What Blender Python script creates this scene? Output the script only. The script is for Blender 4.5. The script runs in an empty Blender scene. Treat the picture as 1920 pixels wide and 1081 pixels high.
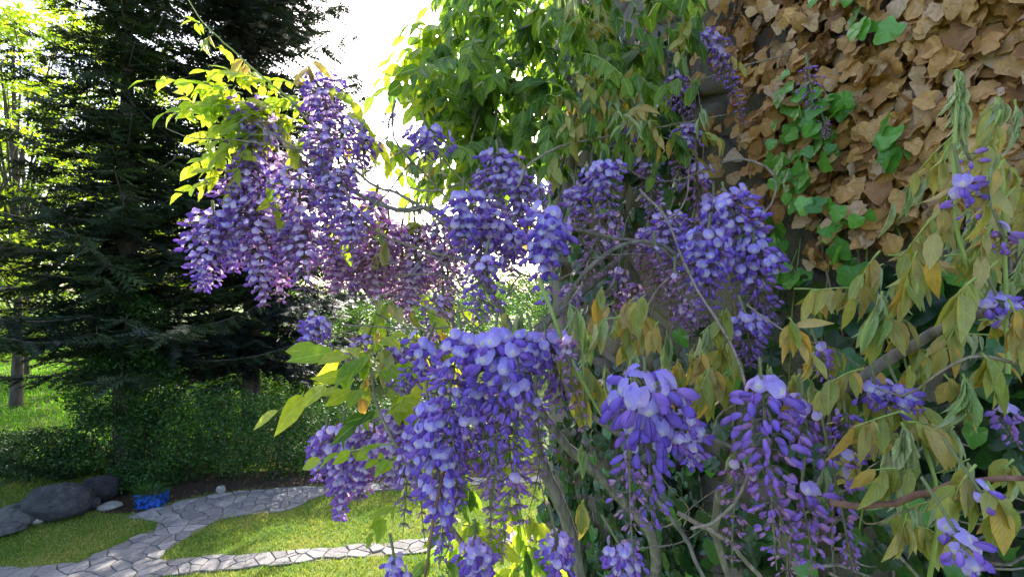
import bpy, math, random
import numpy as np
from mathutils import Vector, Matrix

R = math.radians
SC = bpy.context.scene
COL = SC.collection
rng = np.random.default_rng(11)
random.seed(11)

# ------------------------------------------------------------------ camera
H = 4.3            # eye height above the lawn (taken from an upper window)
F = 900.0          # focal length in units of a 1920 wide picture
cam_d = bpy.data.cameras.new('camera')
cam_d.sensor_width = 36.0
cam_d.lens = 36.0 * F / 1920.0
cam_d.clip_start = 0.02
cam_d.clip_end = 2000
cam = bpy.data.objects.new('camera', cam_d)
cam.location = (0, 0, H)
cam.rotation_euler = (R(90), 0, 0)
COL.objects.link(cam)
SC.camera = cam

# ------------------------------------------------------------------ sky and sun
SUN_EL, SUN_AZ = 34.0, 1.0       # azimuth from +Y towards +X
w = bpy.data.worlds.new('World')
SC.world = w
w.use_nodes = True
nt = w.node_tree
bg = nt.nodes['Background']
sky = nt.nodes.new('ShaderNodeTexSky')
sky.sky_type = 'NISHITA'
sky.sun_disc = False
sky.sun_elevation = R(SUN_EL)
sky.sun_rotation = R(SUN_AZ)
sky.air_density = 0.65
sky.dust_density = 3.0
sky.ozone_density = 0.5
nt.links.new(sky.outputs[0], bg.inputs[0])
bg.inputs[1].default_value = 0.15
sd = bpy.data.lights.new('sun', 'SUN')
sd.energy = 2.8
sd.angle = R(0.5)
sd.color = (1.0, 0.95, 0.86)
sun = bpy.data.objects.new('sun', sd)
sun.rotation_euler = (-R(90 - SUN_EL), 0, -R(SUN_AZ))
sun.location = (0, 6, 14)
COL.objects.link(sun)

vs = SC.view_settings
vs.view_transform = 'Standard'
vs.look = 'None'
vs.exposure = 2.6
vs.gamma = 1.0
vs.use_curve_mapping = False
SC.cycles.max_bounces = 8
SC.cycles.transparent_max_bounces = 6
SC.cycles.transmission_bounces = 5
SC.cycles.use_denoising = True
SC.cycles.sample_clamp_indirect = 8.0

# ------------------------------------------------------------------ helpers
def P(px, py, Z):
    return np.array([(px - 960.0) / F * Z, Z, H - (py - 540.0) / F * Z])

def G(px, py):
    Y = H * F / (py - 540.0)
    return np.array([(px - 960.0) / F * Y, Y, 0.0])

def norm(a):
    a = np.asarray(a, float)
    return a / np.maximum(np.linalg.norm(a, axis=-1, keepdims=True), 1e-9)

class Geo:
    """collects vertices, triangles/quads, material slots and a per-vertex tint"""
    def __init__(s):
        s.v, s.f, s.m, s.t, s.n = [], [], [], [], 0
    def add(s, v, f, m=0, t=None):
        v = np.asarray(v, np.float32).reshape(-1, 3)
        f = np.asarray(f, np.int64)
        if f.ndim == 2 and f.shape[1] == 3:
            f = np.hstack([f, np.full((len(f), 1), -1)])
        g = np.where(f >= 0, f + s.n, -1)
        s.v.append(v); s.f.append(g)
        mm = np.full(len(f), m) if np.isscalar(m) else np.asarray(m)
        s.m.append(mm)
        if t is None:
            t = np.tile([0.5, 0.5, 0.0], (len(v), 1))
        s.t.append(np.asarray(t, np.float32).reshape(-1, 3))
        s.n += len(v)
    def arrays(s):
        return (np.vstack(s.v), np.vstack(s.f), np.concatenate(s.m), np.vstack(s.t))
    def mesh(s, name, mats, smooth=True):
        v, f, m, t = s.arrays()
        return make_mesh(name, v, f, m, t, mats, smooth)

def make_mesh(name, v, f, m, t, mats, smooth=True):
    me = bpy.data.meshes.new(name)
    me.vertices.add(len(v))
    me.vertices.foreach_set('co', np.ascontiguousarray(v, np.float32).ravel())
    cnt = np.where(f[:, 3] >= 0, 4, 3)
    li = f.ravel(); li = li[li >= 0]
    me.loops.add(len(li))
    me.loops.foreach_set('vertex_index', li.astype(np.int32))
    me.polygons.add(len(f))
    st = np.concatenate([[0], np.cumsum(cnt)[:-1]])
    me.polygons.foreach_set('loop_start', st.astype(np.int32))
    me.polygons.foreach_set('material_index', m.astype(np.int32))
    me.polygons.foreach_set('use_smooth', np.full(len(f), bool(smooth)))
    me.update(calc_edges=True)
    at = me.attributes.new('tint', 'FLOAT_COLOR', 'POINT')
    at.data.foreach_set('color', np.hstack([t, np.ones((len(t), 1))]).astype(np.float32).ravel())
    for x in mats:
        me.materials.append(x)
    return me

WLOC = {}
def link(o, parent=None, loc=(0, 0, 0)):
    COL.objects.link(o)
    WLOC[o] = np.array(loc, float)
    if parent is not None:
        o.parent = parent
        o.matrix_parent_inverse = Matrix.Translation([-c for c in WLOC[parent]])
    return o

def tag(o, label=None, cat=None, group=None, kind=None):
    if label: o['label'] = label
    if cat: o['category'] = cat
    if group: o['group'] = group
    if kind: o['kind'] = kind
    return o

def empty(name, loc, label, cat, group=None):
    o = bpy.data.objects.new(name, None)
    o.empty_display_size = 0.1
    o.location = [float(c) for c in loc]
    link(o, None, loc)
    return tag(o, label, cat, group)

def obj(name, me, parent=None, loc=(0, 0, 0), kind=None):
    """mesh whose vertices are already relative to loc"""
    o = bpy.data.objects.new(name, me)
    o.location = [float(c) for c in loc]
    link(o, parent, loc)
    if kind: o['kind'] = kind
    return o

def geo_obj(name, g, mats, parent=None, origin=(0, 0, 0), kind=None, smooth=True):
    v, f, m, t = g.arrays()
    v = v - np.asarray(origin, np.float32)
    return obj(name, make_mesh(name, v, f, m, t, mats, smooth), parent, origin, kind)

def inst(name, me, M, parent):
    """a piece sharing mesh data; M = 3x4 world matrix"""
    o = bpy.data.objects.new(name, me)
    W = Matrix([list(map(float, M[0])), list(map(float, M[1])), list(map(float, M[2])), [0, 0, 0, 1]])
    o.matrix_basis = W
    link(o, parent, M[:, 3])
    return o

def frames(x, n, s):
    """(N,3,3) matrices with columns x, y, z scaled by s"""
    x = norm(x)
    y = norm(np.cross(n, x))
    z = np.cross(x, y)
    s = np.asarray(s, float).reshape(-1, 1, 1)
    return np.stack([x, y, z], axis=2) * s

def scatter(g, tv, tf, tm, tt, Ms, pos, rr):
    """add copies of a template to a Geo; rr becomes tint.r"""
    N = len(pos)
    if N == 0: return
    V = len(tv)
    v = np.einsum('nij,vj->nvi', Ms, tv) + pos[:, None, :]
    f = np.asarray(tf)
    if f.shape[1] == 3: f = np.hstack([f, np.full((len(f), 1), -1)])
    ff = np.where(f[None] >= 0, f[None] + (np.arange(N) * V)[:, None, None], -1)
    t = np.repeat(np.asarray(tt, float)[None], N, axis=0).copy()
    t[:, :, 0] = np.asarray(rr).reshape(-1, 1)
    tmm = np.full(len(f), tm) if np.isscalar(tm) else np.asarray(tm)
    g.add(v.reshape(-1, 3), ff.reshape(-1, 4), np.tile(tmm, N), t.reshape(-1, 3))

def smooth_path(pts, n):
    """Catmull-Rom through points"""
    p = np.asarray(pts, float)
    if len(p) == 2:
        return p[0] + (p[1] - p[0]) * np.linspace(0, 1, n)[:, None]
    q = np.vstack([2 * p[0] - p[1], p, 2 * p[-1] - p[-2]])
    out = []
    ts = np.linspace(0, len(p) - 1 - 1e-6, n)
    for t in ts:
        i = int(t); u = t - i
        a, b, c, d = q[i], q[i + 1], q[i + 2], q[i + 3]
        out.append(0.5 * (2 * b + (c - a) * u + (2 * a - 5 * b + 4 * c - d) * u * u + (3 * b - a - 3 * c + d) * u ** 3))
    return np.array(out)

def tube(g, pts, r0, r1, k=6, m=0, wob=0.0, t=(0.5, 0.5, 0.0)):
    p = np.asarray(pts, float)
    n = len(p)
    d = norm(np.gradient(p, axis=0))
    ref = np.array([0.31, 0.17, 0.93])
    a = norm(np.cross(d, ref)); b = np.cross(d, a)
    r = np.linspace(r0, r1, n)
    if wob: r = r * (1 + wob * rng.normal(size=n))
    an = np.linspace(0, 2 * np.pi, k, endpoint=False)
    v = p[:, None] + r[:, None, None] * (np.cos(an)[None, :, None] * a[:, None] + np.sin(an)[None, :, None] * b[:, None])
    i = np.arange(n - 1)[:, None] * k; j = np.arange(k)[None]; jn = (np.arange(k)[None] + 1) % k
    f = np.stack([i + j, i + jn, i + k + jn, i + k + j], -1).reshape(-1, 4)
    f = np.vstack([f, [[(n - 1) * k + 0, (n - 1) * k + 1, (n - 1) * k + 2, -1]] if k == 3 else [[(n - 1) * k + c, (n - 1) * k + c + 1, (n - 1) * k + k - 1, -1] for c in range(k - 2)]])
    tt = np.tile(np.asarray(t, float), (n * k, 1))
    g.add(v.reshape(-1, 3), f, m, tt)

# ------------------------------------------------------------------ materials
def newmat(name):
    m = bpy.data.materials.new(name)
    m.use_nodes = True
    n = m.node_tree.nodes
    for x in list(n): n.remove(x)
    out = n.new('ShaderNodeOutputMaterial')
    return m, m.node_tree, out

def N(t, typ, **kw):
    x = t.nodes.new(typ)
    for k, v in kw.items(): setattr(x, k, v)
    return x

def mathn(t, op, a, b=None, clamp=False):
    x = N(t, 'ShaderNodeMath', operation=op, use_clamp=clamp)
    for i, s in enumerate((a, b)):
        if s is None: continue
        if isinstance(s, (int, float)): x.inputs[i].default_value = s
        else: t.links.new(s, x.inputs[i])
    return x.outputs[0]

def ramp(t, fac, cols, interp='LINEAR'):
    r = N(t, 'ShaderNodeValToRGB')
    r.color_ramp.interpolation = interp
    e = r.color_ramp.elements
    while len(e) < len(cols): e.new(0.5)
    for i, (p, c) in enumerate(cols):
        e[i].position = p
        e[i].color = (*c, 1)
    t.links.new(fac, r.inputs[0])
    return r.outputs[0]

def mixc(t, fac, a, b, mode='MIX'):
    x = N(t, 'ShaderNodeMix', data_type='RGBA', blend_type=mode)
    for s, i in ((fac, 0), (a, 6), (b, 7)):
        if isinstance(s, (int, float)): x.inputs[i].default_value = s
        elif isinstance(s, tuple): x.inputs[i].default_value = (*s, 1)
        else: t.links.new(s, x.inputs[i])
    return x.outputs[2]

def noise(t, scale, detail=3, coord='Object', rough=0.6):
    tc = N(t, 'ShaderNodeTexCoord')
    x = N(t, 'ShaderNodeTexNoise')
    x.inputs['Scale'].default_value = scale
    x.inputs['Detail'].default_value = detail
    x.inputs['Roughness'].default_value = rough
    t.links.new(tc.outputs[coord], x.inputs['Vector'])
    return x.outputs['Fac']

def geo_noise(t, scale, detail=3, rough=0.6):
    gm = N(t, 'ShaderNodeNewGeometry')
    x = N(t, 'ShaderNodeTexNoise')
    x.inputs['Scale'].default_value = scale
    x.inputs['Detail'].default_value = detail
    x.inputs['Roughness'].default_value = rough
    t.links.new(gm.outputs['Position'], x.inputs['Vector'])
    return x.outputs['Fac']

def bump(t, h, strength, dist=0.01):
    b = N(t, 'ShaderNodeBump')
    b.inputs['Strength'].default_value = strength
    b.inputs['Distance'].default_value = dist
    t.links.new(h, b.inputs['Height'])
    return b.outputs[0]

def princ(t, col, rough=0.6, spec=0.35, normal=None):
    p = N(t, 'ShaderNodeBsdfPrincipled')
    if isinstance(col, tuple): p.inputs['Base Color'].default_value = (*col, 1)
    else: t.links.new(col, p.inputs['Base Color'])
    if isinstance(rough, (int, float)): p.inputs['Roughness'].default_value = rough
    else: t.links.new(rough, p.inputs['Roughness'])
    p.inputs['Specular IOR Level'].default_value = spec
    if normal is not None: t.links.new(normal, p.inputs['Normal'])
    return p.outputs[0]

def tint(t):
    a = N(t, 'ShaderNodeAttribute', attribute_name='tint')
    s = N(t, 'ShaderNodeSeparateColor')
    t.links.new(a.outputs['Color'], s.inputs[0])
    return s.outputs[0], s.outputs[1], s.outputs[2]

def leaf_mat(name, cols, trans=0.4, tgain=(1.3, 1.25, 0.5), rough=0.45, spec=0.4, vein=0.0, objrand=True, patch=0.0, veincol=None, spots=None):
    m, t, out = newmat(name)
    r, g, b = tint(t)
    val = r
    if objrand:
        oi = N(t, 'ShaderNodeObjectInfo')
        val = mathn(t, 'FRACT', mathn(t, 'ADD', r, oi.outputs['Random']))
    if patch:
        n = geo_noise(t, patch, 2)
        val = mathn(t, 'ADD', mathn(t, 'MULTIPLY', val, 0.6), mathn(t, 'MULTIPLY', mathn(t, 'SUBTRACT', n, 0.3), 1.0), True)
    c = ramp(t, val, cols)
    n2 = geo_noise(t, 90, 3)
    c = mixc(t, 0.35, c, ramp(t, n2, [(0.3, (0.45, 0.45, 0.45)), (0.7, (1.25, 1.25, 1.25))]), 'MULTIPLY')
    if spots is not None:
        sp = ramp(t, geo_noise(t, 140, 2), [(0.58, (0, 0, 0)), (0.68, (1, 1, 1))])
        c = mixc(t, mathn(t, 'MULTIPLY', sp, 0.6), c, spots)
    nrm = None
    if vein:
        ab = mathn(t, 'ABSOLUTE', mathn(t, 'SUBTRACT', b, 0.5))      # 0 at the midrib, 0.5 at the edge
        lat = mathn(t, 'SINE', mathn(t, 'MULTIPLY', mathn(t, 'SUBTRACT', mathn(t, 'MULTIPLY', g, 9.0), mathn(t, 'MULTIPLY', ab, 5.0)), 6.283))
        nrm = bump(t, mathn(t, 'ADD', lat, mathn(t, 'MULTIPLY', mathn(t, 'GREATER_THAN', ab, 0.05), 1.5)), vein, 0.0015)
        rib = mathn(t, 'LESS_THAN', ab, 0.035)
        latc = mathn(t, 'GREATER_THAN', lat, 0.93)
        fac = mathn(t, 'MAXIMUM', mathn(t, 'MULTIPLY', rib, 0.55), mathn(t, 'MULTIPLY', latc, 0.22))
        c = mixc(t, fac, c, veincol or (0.45, 0.5, 0.2))
    p = princ(t, c, rough, spec, nrm)
    tr = N(t, 'ShaderNodeBsdfTranslucent')
    t.links.new(mixc(t, 1.0, c, tgain, 'MULTIPLY'), tr.inputs[0])
    mx = N(t, 'ShaderNodeMixShader')
    mx.inputs[0].default_value = trans
    t.links.new(p, mx.inputs[1]); t.links.new(tr.outputs[0], mx.inputs[2])
    t.links.new(mx.outputs[0], out.inputs[0])
    return m

def petal_mat(name, kind):
    m, t, out = newmat(name)
    r, g, b = tint(t)
    if kind == 'banner':
        c = ramp(t, r, [(0.0, (0.48, 0.41, 0.80)), (0.5, (0.62, 0.49, 0.79)), (1.0, (0.76, 0.58, 0.77))])
        ab = mathn(t, 'ABSOLUTE', mathn(t, 'SUBTRACT', b, 0.5))
        edge = ramp(t, g, [(0.45, (1.08, 1.08, 1.03)), (1.0, (0.78, 0.74, 1.0))])
        c = mixc(t, 0.8, c, edge, 'MULTIPLY')
        # pale flare with a yellow-green eye at the foot of the petal
        d = mathn(t, 'ADD', mathn(t, 'MULTIPLY', mathn(t, 'ABSOLUTE', mathn(t, 'SUBTRACT', g, 0.36)), 1.7), mathn(t, 'MULTIPLY', ab, 1.9))
        c = mixc(t, ramp(t, d, [(0.25, (0.85, 0.85, 0.85)), (0.62, (0, 0, 0))]), c, (0.80, 0.76, 0.92))
        c = mixc(t, ramp(t, d, [(0.12, (0.9, 0.9, 0.9)), (0.34, (0, 0, 0))]), c, (0.72, 0.70, 0.28))
        trans = 0.5
    elif kind == 'wing':
        c = ramp(t, r, [(0.0, (0.26, 0.16, 0.62)), (0.5, (0.37, 0.20, 0.60)), (0.8, (0.46, 0.23, 0.54)), (1.0, (0.50, 0.28, 0.46))])
        tipc = ramp(t, g, [(0.0, (1.5, 1.5, 1.12)), (0.6, (1.0, 1.0, 1.0)), (1.0, (0.72, 0.6, 0.9))])
        c = mixc(t, 0.9, c, tipc, 'MULTIPLY')
        trans = 0.4
    else:
        c = ramp(t, g, [(0.0, (0.17, 0.20, 0.07)), (0.6, (0.22, 0.16, 0.14)), (1.0, (0.20, 0.09, 0.22))])
        trans = 0.15
    n2 = geo_noise(t, 260, 2)
    c = mixc(t, 0.3, c, ramp(t, n2, [(0.3, (0.6, 0.6, 0.7)), (0.7, (1.2, 1.2, 1.15))]), 'MULTIPLY')
    p = princ(t, c, 0.7, 0.15, bump(t, n2, 0.2, 0.003))
    tr = N(t, 'ShaderNodeBsdfTranslucent')
    t.links.new(mixc(t, 1.0, c, (1.15, 0.95, 1.05), 'MULTIPLY'), tr.inputs[0])
    mx = N(t, 'ShaderNodeMixShader')
    mx.inputs[0].default_value = trans
    t.links.new(p, mx.inputs[1]); t.links.new(tr.outputs[0], mx.inputs[2])
    t.links.new(mx.outputs[0], out.inputs[0])
    return m

def bark_mat(name, c0, c1, scale=40, stretch=(1, 1, 0.25), b=0.6):
    m, t, out = newmat(name)
    gm = N(t, 'ShaderNodeNewGeometry')
    mp = N(t, 'ShaderNodeMapping')
    mp.inputs['Scale'].default_value = stretch
    t.links.new(gm.outputs['Position'], mp.inputs['Vector'])
    x = N(t, 'ShaderNodeTexNoise')
    x.inputs['Scale'].default_value = scale; x.inputs['Detail'].default_value = 6
    t.links.new(mp.outputs[0], x.inputs['Vector'])
    c = ramp(t, x.outputs['Fac'], [(0.3, c0), (0.7, c1)])
    t.links.new(princ(t, c, 0.85, 0.2, bump(t, x.outputs['Fac'], b, 0.01)), out.inputs[0])
    return m

def rock_mat(name, c0, c1, c2, scale=6, fine=60, b=0.7, dist=0.02):
    m, t, out = newmat(name)
    n1 = geo_noise(t, scale, 6, 0.65); n2 = geo_noise(t, fine, 5, 0.7)
    oi = N(t, 'ShaderNodeObjectInfo')
    f = mathn(t, 'ADD', mathn(t, 'MULTIPLY', n1, 0.65), mathn(t, 'MULTIPLY', oi.outputs['Random'], 0.35))
    c = ramp(t, f, [(0.25, c0), (0.5, c1), (0.8, c2)])
    c = mixc(t, 0.6, c, ramp(t, n2, [(0.25, (0.45, 0.45, 0.45)), (0.75, (1.3, 1.3, 1.3))]), 'MULTIPLY')
    t.links.new(princ(t, c, 0.9, 0.2, bump(t, mathn(t, 'ADD', n1, n2), b, dist)), out.inputs[0])
    return m

M_BANNER = petal_mat('banner_petal', 'banner')
M_WING = petal_mat('wing_petal', 'wing')
M_CALYX = petal_mat('calyx', 'calyx')
FLM = [M_BANNER, M_WING, M_CALYX]
YG = (1.75, 1.75, 0.55)
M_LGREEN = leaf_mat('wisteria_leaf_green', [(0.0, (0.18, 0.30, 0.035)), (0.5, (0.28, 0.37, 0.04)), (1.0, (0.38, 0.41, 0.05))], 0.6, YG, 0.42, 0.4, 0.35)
M_LSHADE = leaf_mat('wisteria_leaf_shade', [(0.0, (0.055, 0.13, 0.025)), (0.5, (0.11, 0.21, 0.035)), (1.0, (0.20, 0.30, 0.045))], 0.55, (1.5, 1.6, 0.5), 0.42, 0.4, 0.35)  # darker copy of the green leaf, canopy shade put into its colour
M_LBRONZE = leaf_mat('wisteria_leaf_bronze', [(0.0, (0.24, 0.28, 0.05)), (0.4, (0.34, 0.33, 0.07)), (0.7, (0.40, 0.33, 0.11)), (0.9, (0.44, 0.30, 0.09)), (1.0, (0.56, 0.33, 0.04))], 0.36, (1.45, 1.25, 0.45), 0.45, 0.4, 0.22, veincol=(0.42, 0.40, 0.18))
M_LSILVER = leaf_mat('wisteria_leaf_unfolding', [(0.0, (0.26, 0.38, 0.13)), (0.5, (0.38, 0.45, 0.24)), (1.0, (0.46, 0.44, 0.24))], 0.35, (1.3, 1.3, 0.7), 0.5, 0.4, 0.3)
M_IVYDRY = leaf_mat('dry_ivy_leaf', [(0.0, (0.20, 0.09, 0.035)), (0.15, (0.36, 0.17, 0.06)), (0.45, (0.50, 0.26, 0.085)), (0.7, (0.56, 0.33, 0.14)), (0.88, (0.48, 0.33, 0.23)), (1.0, (0.66, 0.35, 0.08))], 0.15, (1.2, 0.9, 0.5), 0.6, 0.3, 0.0, spots=(0.20, 0.12, 0.07))
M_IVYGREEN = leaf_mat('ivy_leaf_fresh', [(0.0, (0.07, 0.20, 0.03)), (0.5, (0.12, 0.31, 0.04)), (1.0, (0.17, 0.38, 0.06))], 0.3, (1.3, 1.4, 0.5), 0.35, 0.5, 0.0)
M_IVYDARK = leaf_mat('ivy_leaf_dark', [(0.0, (0.010, 0.03, 0.010)), (0.6, (0.022, 0.06, 0.016)), (0.88, (0.04, 0.11, 0.025)), (1.0, (0.09, 0.25, 0.035))], 0.2, (1.3, 1.4, 0.5), 0.35, 0.5, 0.0)  # dark ivy leaf, lowered further to paint shade into the gaps
M_STEMG = bark_mat('green_shoot', (0.20, 0.26, 0.06), (0.30, 0.34, 0.10), 60, (1, 1, 0.3), 0.1)
M_TWIG = bark_mat('wisteria_twig', (0.14, 0.105, 0.075), (0.34, 0.27, 0.20), 120, (1, 1, 0.4), 0.5)
M_BARK = bark_mat('wisteria_bark', (0.10, 0.08, 0.065), (0.27, 0.23, 0.19), 60, (1, 1, 0.3), 0.8)
M_TWIGRED = bark_mat('wisteria_cane', (0.13, 0.06, 0.045), (0.25, 0.13, 0.09), 80, (1, 1, 0.3), 0.4)
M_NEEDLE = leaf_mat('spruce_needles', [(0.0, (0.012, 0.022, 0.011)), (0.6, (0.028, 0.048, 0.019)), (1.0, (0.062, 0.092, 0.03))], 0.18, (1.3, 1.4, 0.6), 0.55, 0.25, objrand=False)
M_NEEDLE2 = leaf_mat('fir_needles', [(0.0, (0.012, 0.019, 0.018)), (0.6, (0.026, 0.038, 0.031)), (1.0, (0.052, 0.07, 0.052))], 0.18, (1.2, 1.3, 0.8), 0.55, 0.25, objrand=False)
M_TBARK = bark_mat('tree_bark', (0.04, 0.032, 0.026), (0.12, 0.095, 0.075), 9, (1, 1, 0.25), 0.9)
M_BROAD = leaf_mat('broadleaf_spring', [(0.0, (0.15, 0.25, 0.03)), (0.5, (0.24, 0.34, 0.04)), (1.0, (0.34, 0.40, 0.05))], 0.6, (1.6, 1.6, 0.45), 0.5, 0.3, objrand=False)
M_BROAD2 = leaf_mat('broadleaf_mid', [(0.0, (0.03, 0.075, 0.018)), (0.5, (0.055, 0.12, 0.025)), (1.0, (0.11, 0.19, 0.035))], 0.4, (1.5, 1.6, 0.5), 0.5, 0.35, objrand=False)
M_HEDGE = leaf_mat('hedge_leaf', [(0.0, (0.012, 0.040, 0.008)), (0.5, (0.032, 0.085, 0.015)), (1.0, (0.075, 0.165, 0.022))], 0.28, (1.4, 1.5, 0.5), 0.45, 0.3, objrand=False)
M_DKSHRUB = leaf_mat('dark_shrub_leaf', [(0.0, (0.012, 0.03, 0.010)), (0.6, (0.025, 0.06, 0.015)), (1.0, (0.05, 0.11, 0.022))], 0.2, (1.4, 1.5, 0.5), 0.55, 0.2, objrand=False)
M_BLADE = leaf_mat('grass_blade', [(0.0, (0.07, 0.16, 0.018)), (0.45, (0.14, 0.22, 0.03)), (0.72, (0.30, 0.30, 0.07)), (1.0, (0.44, 0.38, 0.14))], 0.4, (1.3, 1.3, 0.5), 0.55, 0.25, objrand=False, patch=0.9)
M_MEADOW = leaf_mat('meadow_blade', [(0.0, (0.08, 0.22, 0.015)), (0.5, (0.15, 0.34, 0.02)), (1.0, (0.26, 0.42, 0.04))], 0.45, (1.3, 1.4, 0.4), 0.55, 0.25, objrand=False)
M_BOULDER = rock_mat('boulder', (0.030, 0.029, 0.031), (0.085, 0.082, 0.085), (0.26, 0.25, 0.21), 7, 38, 1.0, 0.10)
M_PALESTONE = rock_mat('pale_stone', (0.20, 0.19, 0.17), (0.30, 0.28, 0.25), (0.42, 0.40, 0.36), 7, 55)
M_FLAG = rock_mat('flagstone', (0.12, 0.112, 0.108), (0.19, 0.176, 0.165), (0.31, 0.285, 0.255), 4.5, 22, 0.9, 0.02)
M_BED = rock_mat('path_bed', (0.10, 0.09, 0.06), (0.15, 0.135, 0.09), (0.21, 0.19, 0.14), 8, 60)
M_MULCH = rock_mat('mulch', (0.035, 0.022, 0.014), (0.075, 0.05, 0.032), (0.14, 0.10, 0.07), 14, 90, 1.0, 0.03)
M_WSTONE = rock_mat('wall_stone', (0.17, 0.13, 0.115), (0.27, 0.215, 0.175), (0.36, 0.31, 0.26), 6, 110, 1.0, 0.02)
M_MORTAR = rock_mat('wall_mortar', (0.18, 0.155, 0.125), (0.26, 0.225, 0.18), (0.33, 0.29, 0.23), 10, 140, 1.0, 0.015)

# ------------------------------------------------------------------ ground, lawn, path
def sheet(name, x0, x1, y0, y1, nx, ny, zf, mats, kind=None, mask=None):
    xs = np.concatenate([np.linspace(x0, -45, 14), np.linspace(-40, 40, 41), np.linspace(45, x1, 14)])
    ys = np.concatenate([np.linspace(y0, -10, 16), np.linspace(-5, 12, 8), np.linspace(13, 60, 48), np.linspace(65, y1, 20)])
    nx, ny = len(xs), len(ys)
    X, Y = np.meshgrid(xs, ys)
    v = np.stack([X, Y, zf(X, Y)], -1).reshape(-1, 3)
    i = np.arange(ny - 1)[:, None] * nx + np.arange(nx - 1)[None]
    f = np.stack([i, i + 1, i + nx + 1, i + nx], -1).reshape(-1, 4)
    g = Geo(); g.add(v, f)
    return geo_obj(name, g, mats, None, (0, 0, 0), kind)

def gz(x, y):
    x = np.asarray(x, float); y = np.asarray(y, float)
    s = np.clip((y - 13.0) / 30.0, 0, 1)
    return 1.6 * s * s * (3 - 2 * s) + 0.05 * np.sin(x * 0.7 + 1) * np.clip((y - 12) / 4, 0, 1)

m, t, out = newmat('lawn_soil_and_turf')
n1 = geo_noise(t, 0.9, 4); n2 = geo_noise(t, 45, 4)
c = ramp(t, n1, [(0.3, (0.05, 0.10, 0.016)), (0.55, (0.10, 0.15, 0.025)), (0.75, (0.18, 0.18, 0.045))])
c = mixc(t, 0.7, c, ramp(t, n2, [(0.25, (0.4, 0.4, 0.4)), (0.75, (1.35, 1.35, 1.3))]), 'MULTIPLY')
t.links.new(princ(t, c, 0.9, 0.15, bump(t, n2, 0.8, 0.03)), out.inputs[0])
M_LAWN = m
lawn = sheet('lawn', -400, 400, -400, 400, 101, 101, lambda X, Y: np.where((Y > 12) & (Y < 60), gz(X, Y), np.where(Y >= 60, 1.6 + 0.0 * X, 0.0)), [M_LAWN], 'structure')

PATH_PX = [(-260, 1082), (-60, 1068), (60, 1063), (140, 1055), (215, 1022), (306, 984), (290, 976), (235, 970), (340, 938), (400, 925), (600, 911), (760, 902), (1250, 880),
           (1250, 892), (760, 915), (600, 929), (540, 957), (420, 968), (380, 990), (330, 1020), (285, 1050), (400, 1043), (600, 1028), (760, 1014), (1010, 992), (1500, 955),
           (1500, 973), (1010, 1014), (760, 1038), (600, 1050), (400, 1072), (230, 1086), (60, 1115), (-260, 1130)]
PATH = np.array([G(*p)[:2] for p in PATH_PX])

def in_poly(pts, poly):
    pts = np.asarray(pts, float); x, y = pts[:, 0], pts[:, 1]
    c = np.zeros(len(pts), bool)
    n = len(poly); j = n - 1
    for i in range(n):
        xi, yi = poly[i]; xj, yj = poly[j]
        cr = ((yi > y) != (yj > y)) & (x < (xj - xi) * (y - yi) / (yj - yi + 1e-12) + xi)
        c ^= cr; j = i
    return c

def voronoi_cells(seeds, keep, rad):
    """clipped Voronoi cell of each kept seed (brute force half-plane clipping)"""
    out = []
    for i in keep:
        s = seeds[i]
        poly = [s + rad * np.array([math.cos(a), math.sin(a)]) for a in np.linspace(0, 2 * np.pi, 9)[:-1]]
        d = np.linalg.norm(seeds - s, axis=1)
        for k in np.argsort(d)[1:16]:
            if d[k] > 2 * rad: break
            mid = (s + seeds[k]) / 2; nn = (seeds[k] - s) / d[k]
            new = []
            for a in range(len(poly)):
                p, q = poly[a], poly[(a + 1) % len(poly)]
                dp, dq = np.dot(p - mid, nn), np.dot(q - mid, nn)
                if dp <= 0: new.append(p)
                if (dp < 0) != (dq < 0): new.append(p + (q - p) * dp / (dp - dq))
            poly = new
            if len(poly) < 3: break
        out.append((i, np.array(poly)))
    return out

def to_poly(pts, poly):
    """pull points that lie outside a polygon back to its edge"""
    pts = np.array(pts)
    for k in np.where(~in_poly(pts, poly))[0]:
        best = None
        for i in range(len(poly)):
            a, b = poly[i - 1], poly[i]
            q = np.clip(np.dot(pts[k] - a, b - a) / max(np.dot(b - a, b - a), 1e-9), 0, 1)
            c = a + (b - a) * q
            dd = np.linalg.norm(c - pts[k])
            if best is None or dd < best[0]: best = (dd, c)
        pts[k] = best[1] + (pts[k] - best[1]) * 0.12
    return pts

def clean_poly(poly, gap):
    """shrink towards the centroid by a joint width, drop tiny edges"""
    keep = [k for k in range(len(poly)) if np.linalg.norm(poly[k] - poly[k - 1]) > 0.02]
    poly = poly[keep]
    if len(poly) < 3: return None
    c = poly.mean(0)
    d = np.linalg.norm(poly - c, axis=1, keepdims=True)
    return c + (poly - c) * np.maximum(1 - gap / np.maximum(d, 1e-4), 0.2)

# the bed below the joints
pb = np.array([[p[0], p[1], 0.004] for p in PATH])
me = bpy.data.meshes.new('path')
me.from_pydata([tuple(map(float, p)) for p in pb], [], [list(range(len(pb)))])
at = me.attributes.new('tint', 'FLOAT_COLOR', 'POINT')
me.materials.append(M_BED)
path = obj('path', me, None, (0, 0, 0), 'structure')

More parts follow.
